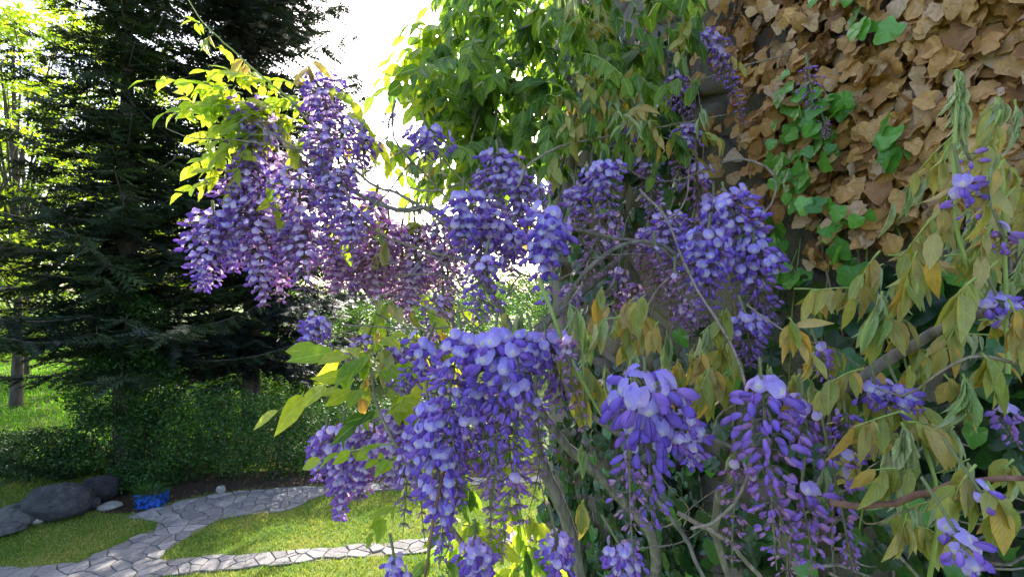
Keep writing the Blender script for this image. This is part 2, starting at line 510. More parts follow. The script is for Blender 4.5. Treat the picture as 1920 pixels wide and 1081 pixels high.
x0, y0 = PATH.min(0); x1, y1 = PATH.max(0)
sx, sy = 0.29, 0.18
gx, gy = np.meshgrid(np.arange(x0 - 1, x1 + 1, sx), np.arange(y0 - 1, y1 + 1, sy))
seeds = np.stack([gx.ravel(), gy.ravel()], 1)
seeds += rng.uniform(-0.62, 0.62, seeds.shape) * [sx, sy]
seeds = seeds[rng.random(len(seeds)) < 0.90]
keep = np.where(in_poly(seeds, PATH) | in_poly(seeds + [0, .07], PATH) | in_poly(seeds - [0, .07], PATH))[0]
vis = sorted(keep, key=lambda i: seeds[i][1])[:300]
for i, poly in voronoi_cells(seeds, vis, 0.34):
    poly = clean_poly(to_poly(poly, PATH), 0.009)
    if poly is None: continue
    cen = poly.mean(0); n = len(poly)
    hz = rng.uniform(0.016, 0.026); tl = rng.normal(0, 0.012, 2)
    q = poly - cen
    inn = q * 0.93
    top = lambda a: hz + a @ tl
    v = np.vstack([np.c_[q, np.full(n, 0.0)], np.c_[q, top(q) - 0.008], np.c_[inn, top(inn)], [[0, 0, hz + 0.002]]])
    a = np.arange(n); b = (a + 1) % n
    f = np.vstack([np.stack([a, b, b + n, a + n], 1), np.stack([a + n, b + n, b + 2 * n, a + 2 * n], 1), np.stack([a + 2 * n, b + 2 * n, np.full(n, 3 * n), np.full(n, -1)], 1)])
    g = Geo(); g.add(v, f)
    obj('flagstone', g.mesh('flagstone', [M_FLAG], False), path, (cen[0], cen[1], 0.005))

BEDP = np.array([G(*p)[:2] for p in [(196, 962), (262, 962), (335, 936), (400, 923), (600, 909), (760, 900), (1250, 879), (1250, 862), (760, 872), (420, 885), (230, 892), (120, 915), (150, 950)]])
me = bpy.data.meshes.new('soil_bed')
me.from_pydata([(float(p[0]), float(p[1]), 0.006) for p in BEDP], [], [list(range(len(BEDP)))])
me.attributes.new('tint', 'FLOAT_COLOR', 'POINT')
me.materials.append(M_MULCH)
obj('soil_bed', me, None, (0, 0, 0), 'structure')

# grass blades on the near lawn, lighter and yellower in patches
def grass(name, label, n, xr, yr, hgt, wid, avoid=True, mat=None):
    p = np.stack([rng.uniform(*xr, n), rng.uniform(*yr, n)], 1)
    if avoid:
        cr = np.c_[rng.normal(0, .035, n), rng.normal(0, .035, n)]
        p = p[~in_poly(p + cr, PATH)]
        p = p[~(in_poly(p, BEDP) & (rng.random(len(p)) < .97))]
    n = len(p)
    base = np.c_[p, gz(p[:, 0], p[:, 1])]
    a = rng.uniform(0, 2 * np.pi, n)
    side = np.stack([np.cos(a), np.sin(a), 0 * a], 1) * (wid * rng.uniform(0.6, 1.3, n))[:, None]
    la = rng.uniform(0, 2 * np.pi, n)
    hh = hgt * rng.uniform(0.5, 1.3, n)
    lean = np.stack([np.cos(la), np.sin(la), 0 * la], 1) * (hh * rng.uniform(0.1, 0.9, n))[:, None]
    v = np.stack([base - side, base + side, base + lean * 0.45 + [0, 0, 1] * (hh * 0.65)[:, None] + side * .4, base + lean + [0, 0, 1] * hh[:, None]], 1).reshape(-1, 3)
    i = np.arange(n)[:, None] * 4
    f = np.vstack([np.hstack([i, i + 1, i + 2]), np.hstack([i, i + 2, i + 3])])
    t = np.repeat(np.c_[rng.random(n), np.zeros(n), np.zeros(n)], 4, axis=0)
    g = Geo(); g.add(v, f, 0, t)
    o = geo_obj(name, g, [mat or M_BLADE], None, (0, 0, 0), 'stuff')
    return tag(o, label, 'grass')
grass('grass', 'short mown grass between the stone paths, yellower in patches', 125000, (-11, 2.0), (6.5, 12.2), 0.05, 0.006)
grass('meadow_grass', 'longer bright green grass on the far lawn beyond the trees', 46000, (-34, -8), (12.2, 30), 0.14, 0.02, False, M_MEADOW)

# ------------------------------------------------------------------ the wall
WA = np.array([1.35, 0.83]); WB = np.array([0.285, 3.69])      # front line on plan: near point, far end
WD = norm(WA - WB)                                             # along the wall towards the camera
WN = np.array([-WD[1], WD[0]])                                 # out of the wall face
if WN[0] > 0: WN = -WN
WN3 = np.array([WN[0], WN[1], 0.0]); WD3 = np.array([WD[0], WD[1], 0.0])
WLEN, WTOP = 4.9, 8.6

def W(u, v, out=0.0):
    u = np.asarray(u, float); v = np.asarray(v, float)
    xy = WB + u[..., None] * WD + np.asarray(out, float)[..., None] * WN
    return np.concatenate([xy, v[..., None]], -1)

def WP(px, py):
    """where the ray through a picture point meets the wall plane: (u, v)"""
    d = np.stack([(np.asarray(px, float) - 960) / F, np.ones(np.shape(px)), -(np.asarray(py, float) - 540) / F], -1)
    s = (WB @ WN) / (d[..., :2] @ WN)
    p = d * s[..., None]
    return (p[..., :2] - WB) @ WD, p[..., 2] + H

wall = empty('garden_wall', (*(WB + WD * 2.4 - WN * 0.25), 0), 'tall rough rubble stone wall behind the wisteria, mostly covered by ivy', 'wall')
g = Geo()
c8 = []
nu, nv = 50, 80
U, V = np.meshgrid(np.linspace(0, WLEN, nu), np.linspace(0, WTOP, nv))
fr = W(U, V, 0.012 * np.sin(U * 7 + 3 * V) * np.sin(V * 9 - U * 2) + rng.normal(0, 0.004, U.shape))
bk = W(U, V, np.full(U.shape, -0.5))
i = np.arange(nv - 1)[:, None] * nu + np.arange(nu - 1)[None]
f = np.stack([i, i + 1, i + nu + 1, i + nu], -1).reshape(-1, 4)
g.add(fr.reshape(-1, 3), f); g.add(bk.reshape(-1, 3), f[:, ::-1])
for (us, vsn) in (((0, 0), None), ((WLEN, WLEN), None)):
    u0 = us[0]
    q = np.array([W(np.array(u0), np.array(0.0), np.array(-0.5)), W(np.array(u0), np.array(0.0), np.array(0.0)), W(np.array(u0), np.array(WTOP), np.array(0.0)), W(np.array(u0), np.array(WTOP), np.array(-0.5))])
    g.add(q, [[0, 1, 2, 3]])
q = np.array([W(np.array(0.), np.array(WTOP), np.array(-.5)), W(np.array(0.), np.array(WTOP), np.array(0.)), W(np.array(WLEN), np.array(WTOP), np.array(0.)), W(np.array(WLEN), np.array(WTOP), np.array(-.5))])
g.add(q, [[0, 1, 2, 3]])
geo_obj('mortar', g, [M_MORTAR], wall, WLOC[wall])
sx, sy = 0.34, 0.24
gx, gy = np.meshgrid(np.arange(-0.1, 4.4, sx), np.arange(2.6, 7.4, sy))
seeds = np.stack([gx.ravel(), gy.ravel()], 1)
seeds[:, 0] += (np.arange(len(seeds)) // gx.shape[1] % 2) * sx * 0.5
seeds += rng.uniform(-0.3, 0.3, seeds.shape) * [sx, sy]
keep = np.where((seeds[:, 0] > 0.12) & (seeds[:, 0] < 3.9))[0][:300]
for i, poly in voronoi_cells(seeds, keep, 0.30):
    poly = clean_poly(poly, 0.026)
    if poly is None: continue
    cen = poly.mean(0); n = len(poly); q = poly - cen
    d0 = rng.uniform(0.012, 0.045)
    def lay(qq, out): return W(cen[0] + qq[:, 0], cen[1] + qq[:, 1], np.full(len(qq), out) + rng.normal(0, 0.006, len(qq)))
    v = np.vstack([lay(q, -0.03), lay(q * 0.97, d0 - 0.012), lay(q * 0.80, d0 + 0.006), lay(q * 0.4, d0 + 0.010), lay(np.zeros((1, 2)), d0 + 0.012)])
    a = np.arange(n); b = (a + 1) % n
    f = np.vstack([np.stack([a + k * n, b + k * n, b + (k + 1) * n, a + (k + 1) * n], 1) for k in range(3)] + [np.stack([a + 3 * n, b + 3 * n, np.full(n, 4 * n), np.full(n, -1)], 1)])
    g = Geo(); g.add(v, f)
    o3 = W(np.array(cen[0]), np.array(cen[1]), np.array(0.0))
    geo_obj('stone', g, [M_WSTONE], wall, o3)

# ------------------------------------------------------------------ leaf templates
def leaflet_template(width=0.36, fold=0.10, droop=0.18, twist=0.0, rows=6):
    ts = np.array([0, 0.10, 0.32, 0.58, 0.82, 1.0])
    ws = np.array([0.0, 0.52, 0.96, 0.92, 0.45, 0.0]) * width * 0.5
    v, tt = [], []
    for t_, w_ in zip(ts, ws):
        zc = -droop * t_ ** 2
        tw = twist * t_
        for sgn in (-1, 0, 1):
            y = sgn * w_; z = zc + abs(sgn) * fold * w_ * 2
            v.append([t_, y * math.cos(tw) - (z - zc) * math.sin(tw), zc + (z - zc) * math.cos(tw) + y * math.sin(tw)])
            tt.append([0.5, t_, 0.5 + 0.5 * sgn])
    f = []
    for r_ in range(len(ts) - 1):
        for c_ in range(2):
            a = r_ * 3 + c_
            f.append([a, a + 3, a + 4, a + 1])
    return np.array(v), np.array(f), 0, np.array(tt)

LT = [leaflet_template(0.46, 0.10, 0.16), leaflet_template(0.42, 0.22, 0.30, 0.4), leaflet_template(0.50, 0.05, 0.05, -0.3), leaflet_template(0.44, 0.30, 0.40, -0.5)]
LFOLD = [leaflet_template(0.20, 0.9, 0.30, 0.3), leaflet_template(0.17, 1.1, 0.45, -0.4)]

def ivy_template(curl=0.0, cup=0.0, lobes=1.0, asym=0.0, seed=0):
    """five-lobed ivy leaf, stalk end at the origin, tip along +X, lying in XY"""
    rr = np.random.default_rng(seed)
    out = [(0.0, 0.0), (-0.13, 0.22), (-0.08, 0.44), (0.14, 0.46), (0.30, 0.54), (0.46, 0.41), (0.68, 0.26), (0.93, 0.0)]
    L = []
    for (x, y) in out:
        if 0.3 < x < 0.62 or x < 0: y *= (0.85 + 0.2 * lobes)
        L.append((x, y))
    pts = L + [(x, -y * (1 + asym)) for (x, y) in L[-2:0:-1]]
    pts = np.array(pts) * [1, 0.92] + rr.normal(0, 0.018, (len(pts), 2))
    fine = []
    for k in range(len(pts)):                       # soften the outline between the lobe points
        a, b, c, d = pts[k - 1], pts[k], pts[(k + 1) % len(pts)], pts[(k + 2) % len(pts)]
        fine += [b * .80 + (a + c) * .10, (b + c) * .5625 - (a + d) * .0625]
    pts = np.array(fine)
    cen = np.array([[0.32, 0.0]])
    v2 = np.vstack([cen, cen + (pts - cen) * 0.55, pts])
    n = len(pts)
    r2 = np.linalg.norm(v2 - cen, axis=1)
    z = -curl * (v2[:, 0]) ** 2 + cup * np.abs(v2[:, 1]) ** 1.5 + (0.03 + 0.07 * abs(cup)) * (np.sin(v2[:, 0] * 7 + seed) * np.cos(v2[:, 1] * 9 + 2 * seed) + rr.normal(0, .35, len(v2))) * (r2 > 0.01)
    v = np.c_[v2, z]
    a = np.arange(n); b = (a + 1) % n
    f = np.vstack([np.stack([np.zeros(n, int), 1 + a, 1 + b, np.full(n, -1)], 1), np.stack([1 + a, 1 + n + a, 1 + n + b, 1 + b], 1)])
    tt = np.c_[np.full(len(v), 0.5), np.clip(v2[:, 0], 0, 1), 0.5 + v2[:, 1]]
    return v, f, 0, tt
IVD = [ivy_template(0.25, 0.30, 1, 0.1, 1), ivy_template(-0.30, 0.55, 0.4, 0, 2), ivy_template(0.45, -0.45, 1.2, 0.2, 3), ivy_template(0.1, 0.9, 0.6, -0.1, 4), ivy_template(0.6, 0.2, 0.2, -0.2, 5), ivy_template(0.35, -0.7, 0.8, 0.15, 6)]
IVG = [ivy_template(0.12, 0.10, 1, 0, 7), ivy_template(0.2, -0.12, 0.7, 0.05, 8), ivy_template(0.05, 0.2, 0.3, 0, 9)]

def tmesh(name, tpl, mats, r=0.5):
    v, f, m_, tt = tpl
    tt = tt.copy(); tt[:, 0] = r
    ff = f if f.shape[1] == 4 else np.hstack([f, np.full((len(f), 1), -1)])
    mm = np.full(len(ff), m_) if np.isscalar(m_) else m_
    return make_mesh(name, v, ff, mm, tt, mats)

def M34(M3, p):
    return np.hstack([M3, np.asarray(p, float).reshape(3, 1)])

# ------------------------------------------------------------------ ivy on the wall
def ivy(name, label, tpls, mat, px, py, size, outr, n_single, stemmat, tilt=0.6, spread=0.8, cat='ivy', sizes=None):
    u, v = WP(px, py)
    n = len(u)
    out = rng.uniform(*outr, n)
    pos = W(u, v, out)
    # tips hang down along the wall, faces look out of it
    ang = rng.normal(0, spread, n)
    down = np.cos(ang)[:, None] * np.array([0, 0, -1.0]) + np.sin(ang)[:, None] * WD3
    lift = rng.normal(0.28, 0.22, n)
    x = down + lift[:, None] * WN3
    nn = WN3 + rng.normal(0, tilt, (n, 3)) * 0.55 + np.array([0, 0, 0.25])
    s = size * rng.uniform(0.62, 1.25, n)
    if sizes is not None: s = s * sizes
    Ms = frames(x, nn, s)
    pos = pos - np.einsum('nij,j->ni', Ms, [0.35, 0, 0])
    app = s / np.maximum(pos[:, 1], 0.3)
    vis_f = ((px > -5) & (px < 1925) & (py > -5) & (py < 1086))
    order = np.argsort(-(app * vis_f + out * 0.2 * vis_f))
    base = W(np.array(u.mean()), np.array(0.0), np.array(0.03))
    root = empty(name, base, label, cat)
    # creeping stems behind the leaves
    k = min(9, max(3, n // 25))
    for q in range(k):
        us = rng.uniform(u.min(), u.max()); vt = v.max() if q % 2 else rng.uniform(v.min(), v.max())
        zz = np.linspace(max(vt - 3.2, 0.02), vt, 14)
        uu = us + np.cumsum(rng.normal(0, 0.05, 14))
        uu = np.clip(uu, u.min() - 0.05, u.max() + 0.05)
        gs = Geo(); tube(gs, W(uu, zz, np.full(14, 0.05) + rng.normal(0, 0.006, 14)), 0.006, 0.002, 5)
        geo_obj('stem', gs, [stemmat], root, W(uu[:1], zz[:1], np.array([0.05]))[0])
    var = rng.integers(0, len(tpls), n)
    meshes = [tmesh('leaf', tp, [mat]) for tp in tpls]
    singles = order[:n_single]; rest = order[n_single:]
    for i in singles:
        inst('leaf', meshes[var[i]], M34(Ms[i], pos[i]), root)
    if len(rest):
        g = Geo()
        for k in range(len(tpls)):
            sel = rest[var[rest] == k]
            scatter(g, *tpls[k], Ms[sel], pos[sel], rng.random(len(sel)))
        geo_obj('leaf_mass', g, [mat], root, base, 'stuff')
    return root

def sample_poly(poly, n):
    poly = np.array(poly, float)
    lo, hi = poly.min(0), poly.max(0)
    out = []
    while sum(map(len, out)) < n:
        p = rng.uniform(lo, hi, (n * 3, 2))
        out.append(p[in_poly(p, poly)])
    return np.vstack(out)[:n]

def clusters(cs, n):
    out = []
    for (cx, cy, rx, ry, k) in cs:
        out.append(np.c_[rng.normal(cx, rx, k), rng.normal(cy, ry, k)])
    return np.vstack(out)

BROWN = [(1345, -60), (2150, -80), (2150, 420), (1920, 400), (1800, 420), (1760, 440), (1690, 470), (1560, 430), (1500, 410), (1470, 440), (1430, 420), (1425, 340), (1425, 250), (1400, 190), (1380, 60)]
pd = sample_poly(BROWN, 1900)
pd = np.vstack([pd, clusters([(1560, 480, 25, 20, 14), (1330, 100, 30, 40, 14), (1370, 150, 20, 30, 8), (1375, 250, 28, 25, 9), (1385, 320, 15, 12, 4), (1620, 670, 22, 20, 7), (1250, 40, 50, 40, 14), (1400, 390, 25, 30, 12), (1120, 40, 60, 40, 16)], 0)])
ivy('dry_ivy', 'withered brown ivy leaves covering the upper stone wall', IVD, M_IVYDRY, pd[:, 0], pd[:, 1], 0.060, (0.02, 0.15), 300, M_TWIG, 0.95, 0.95)
pg = clusters([(1560, 180, 16, 18, 6), (1615, 195, 18, 14, 5), (1590, 225, 28, 18, 9), (1560, 270, 20, 18, 7), (1600, 262, 22, 20, 8), (1640, 215, 15, 15, 4), (1575, 340, 22, 20, 9), (1535, 330, 14, 18, 5),
               (1540, 365, 20, 18, 6), (1580, 375, 14, 12, 4), (1630, 290, 16, 14, 4), (1690, 75, 26, 14, 5), (1615, 20, 12, 12, 3), (1665, 30, 14, 14, 3), (1740, 262, 16, 12, 5), (1745, 300, 16, 10, 4), (1690, 415, 20, 8, 4)], 0)
ivy('green_ivy', 'bright green ivy sprig climbing through the withered brown leaves', IVG, M_IVYGREEN, pg[:, 0], pg[:, 1], 0.056, (0.13, 0.20), 300, M_STEMG, 0.8, 0.7)
pg = clusters([(1460, 440, 14, 10, 6), (1500, 440, 14, 10, 6), (1485, 490, 18, 20, 12), (1500, 515, 14, 14, 8), (1455, 470, 10, 20, 6), (1610, 445, 14, 14, 5), (1625, 480, 12, 12, 5)], 0)
ivy('glossy_ivy', 'small clump of glossy ivy below the brown leaves beside the violet flowers', IVG, M_IVYGREEN, pg[:, 0], pg[:, 1], 0.058, (0.08, 0.15), 300, M_STEMG, 0.8, 0.7)
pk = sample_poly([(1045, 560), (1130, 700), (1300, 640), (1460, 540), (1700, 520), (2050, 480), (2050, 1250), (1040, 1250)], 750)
pk = np.vstack([pk, sample_poly([(1036, 620), (1180, 700), (1330, 720), (1330, 1180), (1036, 1180)], 700), sample_poly([(1040, 60), (1300, 80), (1320, 420), (1200, 430), (1200, 600), (1045, 600)], 420)])  # extra dark leaves added to deepen the shade behind the flowers
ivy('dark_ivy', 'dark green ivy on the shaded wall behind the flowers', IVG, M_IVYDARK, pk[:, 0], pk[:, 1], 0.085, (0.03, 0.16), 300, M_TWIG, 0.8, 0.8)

# ------------------------------------------------------------------ wisteria: florets, clusters, leaves, branches
def floret_template(lod=0):
    """open pea flower: +X out of the cluster, +Z up; banner about 1 wide"""
    V, Fq, Mi, T = [], [], [], []
    def add(v, f, mi, t_):
        o = sum(map(len, V))
        V.append(np.array(v, float)); T.append(np.array(t_, float))
        for q in f: Fq.append([x + o if x >= 0 else -1 for x in q]); Mi.append(mi)
    nu_, nv_ = (5, 5) if lod == 0 else (3, 4)
    us = np.linspace(-1, 1, nu_); vv = np.linspace(0, 1, nv_)
    pv, pt = [], []
    for b_ in vv:
        wv = 0.52 * (1 - abs(2 * b_ - 1.06) ** 2.4 * 0.88) ** 0.5 if abs(2 * b_ - 1.06) < 1.06 else 0.1
        wv = max(wv, 0.13 if b_ < 0.5 else 0.22)
        for a_ in us:
            y = a_ * wv * 0.80
            zz = b_ * 0.80 - 0.10 * a_ * a_ * (b_ - 0.35) - (0.07 if abs(a_) < 0.2 and b_ > 0.9 else 0)
            x = 0.20 * b_ - 0.40 * b_ * b_ - 0.22 * abs(a_) ** 1.6 * (0.3 + b_) + 0.10
            pv.append([x, y, zz]); pt.append([0.5, b_, 0.5 + 0.5 * a_])
    pf = [[r_ * nu_ + c_, r_ * nu_ + c_ + 1, (r_ + 1) * nu_ + c_ + 1, (r_ + 1) * nu_ + c_] for r_ in range(nv_ - 1) for c_ in range(nu_ - 1)]
    add(pv, pf, 0, pt)
    # two wings closing over the keel
    for sg in (-1, 1):
        ts = [0.0, 0.35, 0.75, 1.0]
        wv, wt = [], []
        for t_ in ts:
            hw = [0.05, 0.22, 0.24, 0.04][ts.index(t_)]
            cx, cz = 0.06 + 0.72 * t_, -0.02 - 0.34 * t_ + 0.05 * t_ * t_
            wv += [[cx, sg * 0.02, cz + hw * 0.9], [cx + 0.02, sg * (0.05 + hw * 0.75), cz + hw * 0.1], [cx, sg * 0.015, cz - hw * 0.9]]
            wt += [[0.5, t_, 0.5]] * 3
        wf = []
        for k in range(3):
            for c_ in range(2):
                a = k * 3 + c_
                wf.append([a, a + 1, a + 4, a + 3])
        add(wv, wf, 1, wt)
    # calyx cup
    an = np.linspace(0, 2 * np.pi, 5, endpoint=False)
    cv = [[-0.10, 0, 0]] + [[0.10, 0.10 * math.cos(a), 0.02 + 0.10 * math.sin(a)] for a in an]
    add(cv, [[0, 1 + k, 1 + (k + 1) % 5, -1] for k in range(5)], 2, [[0.5, 0.6, 0.5]] + [[0.5, 1.0, 0.5]] * 5)
    return np.vstack(V), np.array(Fq), np.array(Mi), np.vstack(T)

def bud_template(bend=0.25, fat=1.0):
    ts = [0.0, 0.12, 0.38, 0.68, 0.90, 1.0]
    rs = np.array([0.03, 0.10, 0.155, 0.17, 0.10, 0.01]) * fat
    k = 6
    an = np.linspace(0, 2 * np.pi, k, endpoint=False)
    v, tt = [], []
    for t_, r_ in zip(ts, rs):
        for a in an:
            v.append([0.8 * t_, r_ * math.cos(a) * 0.8, r_ * 1.15 * math.sin(a) - bend * (t_ - 0.4) ** 2])
            tt.append([0.5, t_, 0.5])
    f, mi = [], []
    for r_ in range(len(ts) - 1):
        for c_ in range(k):
            f.append([r_ * k + c_, r_ * k + (c_ + 1) % k, (r_ + 1) * k + (c_ + 1) % k, (r_ + 1) * k + c_]); mi.append(2 if r_ == 0 else 1)
    return np.array(v), np.array(f), np.array(mi), np.array(tt)

FT = [floret_template(0), floret_template(1)]
BT = [bud_template(0.25), bud_template(-0.1, 0.85), bud_template(0.4, 1.1)]
RLEV = (0.08, 0.35, 0.6, 0.9)
FMESH = {(k): tmesh('floret', FT[0], FLM, r_) for k, r_ in enumerate(RLEV)}
BMESH = {(b_, k): tmesh('bud', BT[b_], FLM, r_) for b_ in range(3) for k, r_ in enumerate(RLEV)}

WROOT = np.array([0.42, 2.25, 0.0])
wist = empty('wisteria_vine', WROOT, 'flowering wisteria vine with violet flower clusters climbing over the stone wall', 'wisteria')
N_SINGLE = {'floret': 0, 'bud': 0}

def raceme(spec, single):
    (xt, yt, xb, yb, wpx, Z, openf, n, warm) = spec
    A = P(xt, yt, Z); B = P(xb, yb, Z + rng.normal(0, 0.02))
    L = np.linalg.norm(B - A)
    px = Z / F
    bow = rng.normal(0, 0.09, 3) * L
    B = B + rng.normal(0, 0.06, 3) * L * [1, 1, .3]
    m_ = (A + B) / 2 + bow + np.array([0, 0, 0.04 * L])
    n = int(n * (1.3 if Z < 0.72 else (1.8 if Z < .9 else 2.3)))
    taper_e = rng.uniform(.55, 1.0)
    K = max(8, int(L / 0.02))
    ts = np.linspace(0, 1, K)[:, None]
    ax = (1 - ts) ** 2 * A + 2 * ts * (1 - ts) * m_ + ts ** 2 * B
    top = A + np.array([rng.normal(0, 0.01), rng.uniform(0.0, 0.03), 0.05])
    g = Geo()
    tube(g, smooth_path(np.vstack([top, ax]), K + 3), 0.0022 * Z / 0.8 + 0.0005, 0.0008, 5, 0, 0, (0.5, 0.15, 0.5))
    # florets
    tf = (np.arange(n) + rng.uniform(-0.4, 0.4, n)) / n
    tf = np.clip(tf, 0.0, 1.0)
    ph = np.arange(n) * 2.39996 + rng.normal(0, 0.4, n)
    idx = np.clip((tf * (K - 1)).astype(int), 0, K - 1)
    c = ax[idx]
    tang = norm(np.gradient(ax, axis=0))[idx]
    e1 = norm(np.cross(tang, np.array([0.2, 1.0, 0.1]))); e2 = np.cross(tang, e1)
    rad = np.cos(ph)[:, None] * e1 + np.sin(ph)[:, None] * e2
    half = wpx * px * 0.5
    prof = np.interp(tf, [0, 0.12, 0.4, 0.75, 1.0], [0.6, 1.0, 0.85 * taper_e + .1, 0.5 * taper_e + .05, 0.13])
    size = np.clip(half * 0.60, 0.017, 0.037) if Z < .72 else np.clip(half * .52, .016, .0285)
    op = (tf + rng.normal(0, 0.10, n) < openf) & (rng.random(n) < 0.84)
    sc = size * np.where(op, rng.uniform(0.8, 1.08, n) * np.interp(tf, [0, 0.5, 1], [1.0, 0.9, 0.65]), np.interp(tf, [0, 0.5, 1.0], [1.05, 0.86, 0.30]) * rng.uniform(0.85, 1.1, n))
    if Z < 1.0: sc = np.where(op, sc * 1.18, sc)
    reach = half * prof * rng.uniform(0.5, 1.22, n)
    ped = np.maximum(reach - sc * 0.45, 0.006)
    droop = np.where(op, 0.10, 0.55)[:, None] * np.array([0, 0, -1.0])
    d = norm(rad + droop + rng.normal(0, 0.27, (n, 3)) + np.where(op, 0.5 if Z < 1.2 else 0.35, 0.0)[:, None] * np.array([-0.2, -1.0, 0.1]))
    # open flowers turn their faces a little to the light side (outward and up)
    pos = c + rad * ped[:, None] + np.array([0, 0, -1.0]) * (ped * np.where(op, 0.1, 0.45))[:, None]
    up = np.array([0, 0, 1.0]) + rng.normal(0, 0.36, (n, 3))
    Ms = frames(d, up, sc)
    # pedicels
    for i in range(n):
        p0 = c[i]; p2 = pos[i] - d[i] * sc[i] * 0.06
        p1 = (p0 + p2) / 2 + np.array([0, 0, 0.15 * ped[i]])
        tube(g, [p0, p1, p2], 0.0010 * Z / 0.8, 0.0008 * Z / 0.8, 3, 0, 0, (0.5, rng.uniform(0.3, 0.9), 0.5))
    cl = geo_obj('flower_cluster', g, [M_CALYX], wist, A)
    lev = np.clip(warm + rng.normal(0, 0.18, n) + np.where(op, 0, 0.35 * tf), 0, 1)
    bv = rng.integers(0, 3, n)
    sg = np.zeros(n, bool)
    if single:
        sg = (sc / Z * F > 18) & (c[:, 1] < Z + 0.03 * Z + half)
        # those that face away at the back stay in the joined mesh
        sg &= rad[:, 1] < 0.55
    for i in np.where(sg)[0]:
        li = int(np.argmin(np.abs(np.array(RLEV) - lev[i])))
        if op[i]:
            if N_SINGLE['floret'] >= 300: sg[i] = False; continue
            N_SINGLE['floret'] += 1
            inst('floret', FMESH[li], M34(Ms[i], pos[i]), cl)
        else:
            if N_SINGLE['bud'] >= 300: sg[i] = False; continue
            N_SINGLE['bud'] += 1
            inst('bud', BMESH[(bv[i], li)], M34(Ms[i], pos[i]), cl)
    rest = ~sg
    if rest.any():
        g2 = Geo()
        s1 = rest & op
        scatter(g2, *FT[0 if Z < 1.2 else 1], Ms[s1], pos[s1], lev[s1])
        for b_ in range(3):
            s2 = rest & ~op & (bv == b_)
            scatter(g2, *BT[b_], Ms[s2], pos[s2], lev[s2])
        geo_obj('flower_mass', g2, FLM, cl, A, 'stuff')
    return cl

